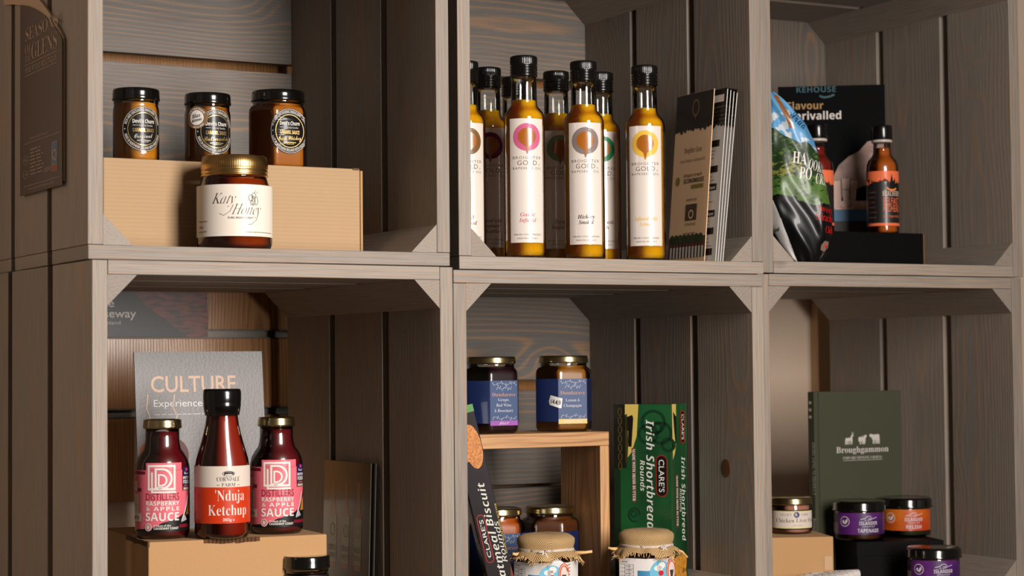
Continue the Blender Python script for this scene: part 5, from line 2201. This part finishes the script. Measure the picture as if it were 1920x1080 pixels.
# covers, pages, spine
bmobj('front_cover', boxbm(-Wb + .0075, 0, 0, .0022, 0, Hb_, .0008), cov, t)
bmobj('back_cover', boxbm(-Wb + .0075, 0, Db - .0022, Db, 0, Hb_, .0008), cov, t)
bmobj('hinge', boxbm(-Wb + .0045, -Wb + .0075, .0012, Db - .0012, 0, Hb_, .0004), cov, t)
bmobj('spine', boxbm(-Wb, -Wb + .0045, -.0002, Db + .0002, 0, Hb_, .0016, 3), cov, t)
bmobj('pages', boxbm(-Wb + .0075, -.003, .0024, Db - .0024, .003, Hb_ - .003, 0), mat('book_pages', (214, 204, 186), rough=.9), t)
kx = Wb / 173
ky = pm(bk_r)
A = Art(kx, 0, 0, ky)
HB = Hb_ / ky
wf = ink(206, 200, 190, 'cream_foil_blocking')
cxb = -79
A.text('Broughgammon', cxb, -(HB - 113), 11, wf, w=104, st='serifb', lvl=2)
A.text('FORWARD THINKING FARMING', cxb, -(HB - 125), 5, wf, w=78, st='serif', lvl=2)
A.rect(cxb - 39, -(HB - 127), cxb + 39, -(HB - 127.6), wf, 2)


def animal(ox, kind):
    y0 = HB - 98
    if kind == 'deer':
        body = [(-8, -9), (-7, -12), (2, -12.5), (4, -17), (6, -18.5), (9, -16.5), (8, -15), (6, -14.5), (6.5, -8), (6, -1), (5, 0), (4.6, -6), (2, -6.5), (-3, -6.5), (-4, 0), (-5.2, 0), (-5, -6), (-7, -6), (-7.4, 0), (-8.6, 0), (-8.4, -6)]
        A.line([(ox + 6, -(y0 + 18)), (ox + 5.4, -(y0 + 21.5)), (ox + 7.4, -(y0 + 23))], .9, wf, 2)
        A.line([(ox + 7, -(y0 + 18)), (ox + 8.6, -(y0 + 21))], .9, wf, 2)
    elif kind == 'goat':
        body = [(-8, -7), (-7.6, -13), (2, -12.5), (4.5, -16.5), (7.5, -17), (9, -14), (7.5, -12), (6.5, -12), (6, -5), (5, 0), (3.2, 0), (3.4, -5), (1.6, 0), (.2, 0), (.6, -5.4), (-3.4, -5.4), (-4, 0), (-5.6, 0), (-5, -5), (-7, -4)]
    else:
        body = [(-11, -15), (-10, -18.5), (-6, -18), (-3.6, -17), (7, -17.8), (9, -16), (9.5, -8), (9.4, 0), (7.6, 0), (7.4, -6), (5.6, -7), (5, 0), (3.2, 0), (3.4, -7), (-2, -8), (-2.6, 0), (-4.4, 0), (-4.4, -7), (-6, -9), (-6.4, -12), (-9, -12)]
    A.poly([(ox + x, y - y0) for x, y in body][::-1], wf, 2)


animal(cxb - 26, 'deer')
animal(cxb, 'goat')
animal(cxb + 25, 'cow')
A.build('cover_print', t, planemap(0))
A = Art(Db / 11, 0, 0, ky)
A.text('SHOWCASING NI PRODUCT', 7, -(HB - 140), 5, wf, w=96, rot=-90, st='serif')
A.text('Broughgammon', 7, -(HB - 260), 5, wf, w=60, rot=-90, st='serifb')
for i in range(3):
    A.ell(5, -(HB - 20 - i * 13), 2.6, 3.2, wf, 2, 8)
# local frame is mirrored so that the letters read from the left face
A.build('spine_print', t, lambda x, y, e: (-Wb - e - .0002, Db - x, y))

# black box with relish jars
pc = hit('L3', 1607, 1050, .125)
zc = atdepth(1607, 1017, pc.y).z
ZI = zc
t = thing('black_box', 'black card box under two relish jars in the bottom right crate', 'box', (pc.x, pc.y, zl), .16)
bmobj('box_body', boxbm(0, .116, 0, .105, 0, ZI - zl, .0012), black_board, t)
bmobj('box_lid', boxbm(-.0004, .1164, -.0004, .1054, ZI - zl - .018, ZI - zl + .0003, .0006), black_board, t)

purple_l = patch_mat('purple_label', (98, 34, 120), (58, 20, 84), 26, .4, coat=.3)
orange_l = patch_mat('orange_relish_label', (214, 112, 24), (190, 62, 18), 22, .4, coat=.3)
olive = mat('brown_tapenade', (86, 46, 18), rough=.4, coat=.3)
green_r = mat('green_relish', (48, 50, 20), rough=.4, coat=.3)
lbw = ink(226, 216, 220, 'pale_label_print')


def islander(q, label, lm, fill, word, wpx, yaw=0):
    t = thing('relish_jar', label, 'jar', q, facecam(q, math.radians(yaw)), 'squat jars with black lids in the bottom right crate')
    r = .0322
    k = r / 46.5
    hj_ = 73 * k
    lathe('glass', [(r * .86, 0), (r * .96, .001), (r, .0035), (r, 50 * k), (r * .985, 53 * k), (r * .985, 58 * k)], GL, t, 72)
    lathe('contents', [(r * .84, .0012), (r * .95 - .0008, .002), (r - .0013, .004), (r - .0013, 50 * k), (r * .97, 53 * k)], fill, t, 72)
    rl = 50.5 * k
    z0 = 54 * k
    lathe('lid', [(rl * .95, z0), (rl, z0 + .0006), (rl * 1.01, z0 + .0016), (rl * .985, z0 + .003), (rl * .985, hj_ - .003), (rl * .95, hj_ - .0005), (rl * .90, hj_), (rl * .86, hj_ - .0006), (rl * .5, hj_ - .0006)], black_lid, t, 96)
    A = Art(k, 0, 0)
    A.rect(-86, -52, 66, -12, lm, 1)
    lb = A.build('label', t, cylmap(r + .0001), cylcuts(r))
    A = Art(k, 0, 0)
    cx = 18
    A.text('ISLANDER', cx, -30, 6.6, lbw, w=36, st='sansb', off=-.012)
    A.text('RATHLIN KELP', cx, -26, 2.2, lbw, w=24, st='sans')
    A.text(word, cx, -16, 7, lbw, w=wpx, st='sansb', off=-.01)
    A.line([(cx - 16, -40), (cx - 8, -42), (cx - 2, -46), (cx + 3, -46), (cx + 6, -43), (cx + 3, -41), (cx - 1, -42)], 1.0, lbw, 2)
    A.line([(cx - 8, -39), (cx + 2, -39), (cx + 10, -42), (cx + 17, -44)], .9, lbw, 2)
    A.ring(-28, -36, 10, 9.5, 1.2, lbw, 2, 32)
    A.poly([(-34, -37), (-30, -39), (-28, -34), (-28, -31), (-32, -33)], lbw, 2)
    A.poly([(-22, -42), (-22, -36), (-26, -31), (-28, -31), (-27, -37)], lbw, 2)
    A.rect(-84, -50, -47, -34, ink(60, 34, 66), 2)
    A.lines(-80, -48, -50, 4, 4, ink(130, 110, 130), 1, 3)
    A.rect(-84, -31, -48, -16, ink(190, 176, 164), 2)
    A.lines(-80, -28, -50, 3, 4, ink(90, 80, 80), 1, 3)
    A.build('lettering', lb, cylmap(r + .0001), cylcuts(r))
    return t


islander(hitz(1611.5, 1011, ZI + .0004), 'squat tapenade jar with a purple label, left of the two on the black box', purple_l, olive, 'TAPENADE', 42)
qq = hitz(1699, 1003.5, ZI + .0004)
islander(qq, 'squat relish jar with an orange label, right of the two on the black box', orange_l, green_r, 'RELISH', 30, -3)
q3 = hit('L3', 1751, 1080, .040)
hz = atdepth(1751, 1025, q3.y).z - 73 * (.0322 / 46.5)
lowb = thing('black_box', 'low black card box under the front tapenade jar in the bottom right crate', 'box', (q3.x, q3.y, zl), thN)
bmobj('box_body', boxbm(-.034, .034, -.034, .036, 0, hz - zl, .001), black_board, lowb)
q3.z = hz
islander(q3, 'squat tapenade jar with a purple label standing lowest, in front of the black box', purple_l, olive, 'TAPENADE', 42)

# paper tubes at the foot of the picture
tub = mat('white_paper_tube', (214, 206, 200), rough=.5)
q4 = hit('L3', 1560, 1090, .012)
zt_ = atdepth(1560, 1086, q4.y).z
tray = thing('cardboard_tray', 'plain cardboard tray holding white paper tubes at the foot of the picture', 'tray', (q4.x, q4.y, zl), .30)
th_t = .30
bmobj('tray_base', boxbm(-.052, .062, -.012, .060, 0, zt_ - .0078 - zl, .001), kraft_d, tray)
for i in range(5):
    L_ = (.056, .060, .058, .056, .060)[i]
    vs, fs = loft([(0.0045, -L_ / 2), (.0058, -L_ / 2 + .0006), (.0060, -L_ / 2 + .002), (.0060, L_ / 2 - .002), (.0058, L_ / 2 - .0006), (.0040, L_ / 2)], 28)
    o = meshobj('paper_tube', vs, fs, tub, None, True)
    off_ = Vector((-.022 + .0135 * i, .0 + .0128 * i, 0))
    rot = Matrix.Rotation(th_t, 4, 'Z')
    o.matrix_world = Matrix.Translation(Vector((q4.x, q4.y, zt_ - .0014)) + rot @ off_) @ rot @ Matrix.Rotation(math.pi / 2, 4, 'Y')
    tag(o, ['white paper tube with dark script, frontmost in the row of tubes',
            'white paper tube second from the front of the row at the foot of the picture',
            'white paper tube in the middle of the row at the foot of the picture',
            'white paper tube second from the back of the row at the foot of the picture',
            'white paper tube at the back of the row, nearest the black box'][i], 'paper tube', 'white paper tubes lying in a row')
    A = Art(.0005, 0, 0)
    A.text('SEA SALT', 0, 2, 8, black, w=46, st='serifbi')
    A.rect(-52, -8, -48, 8, ink(90, 60, 40), 1)
    A.build('lettering', o, lambda x, y, e: (-(.0060 + e) * math.cos(y / .006), -(.0060 + e) * math.sin(y / .006 - .0) , x), None)
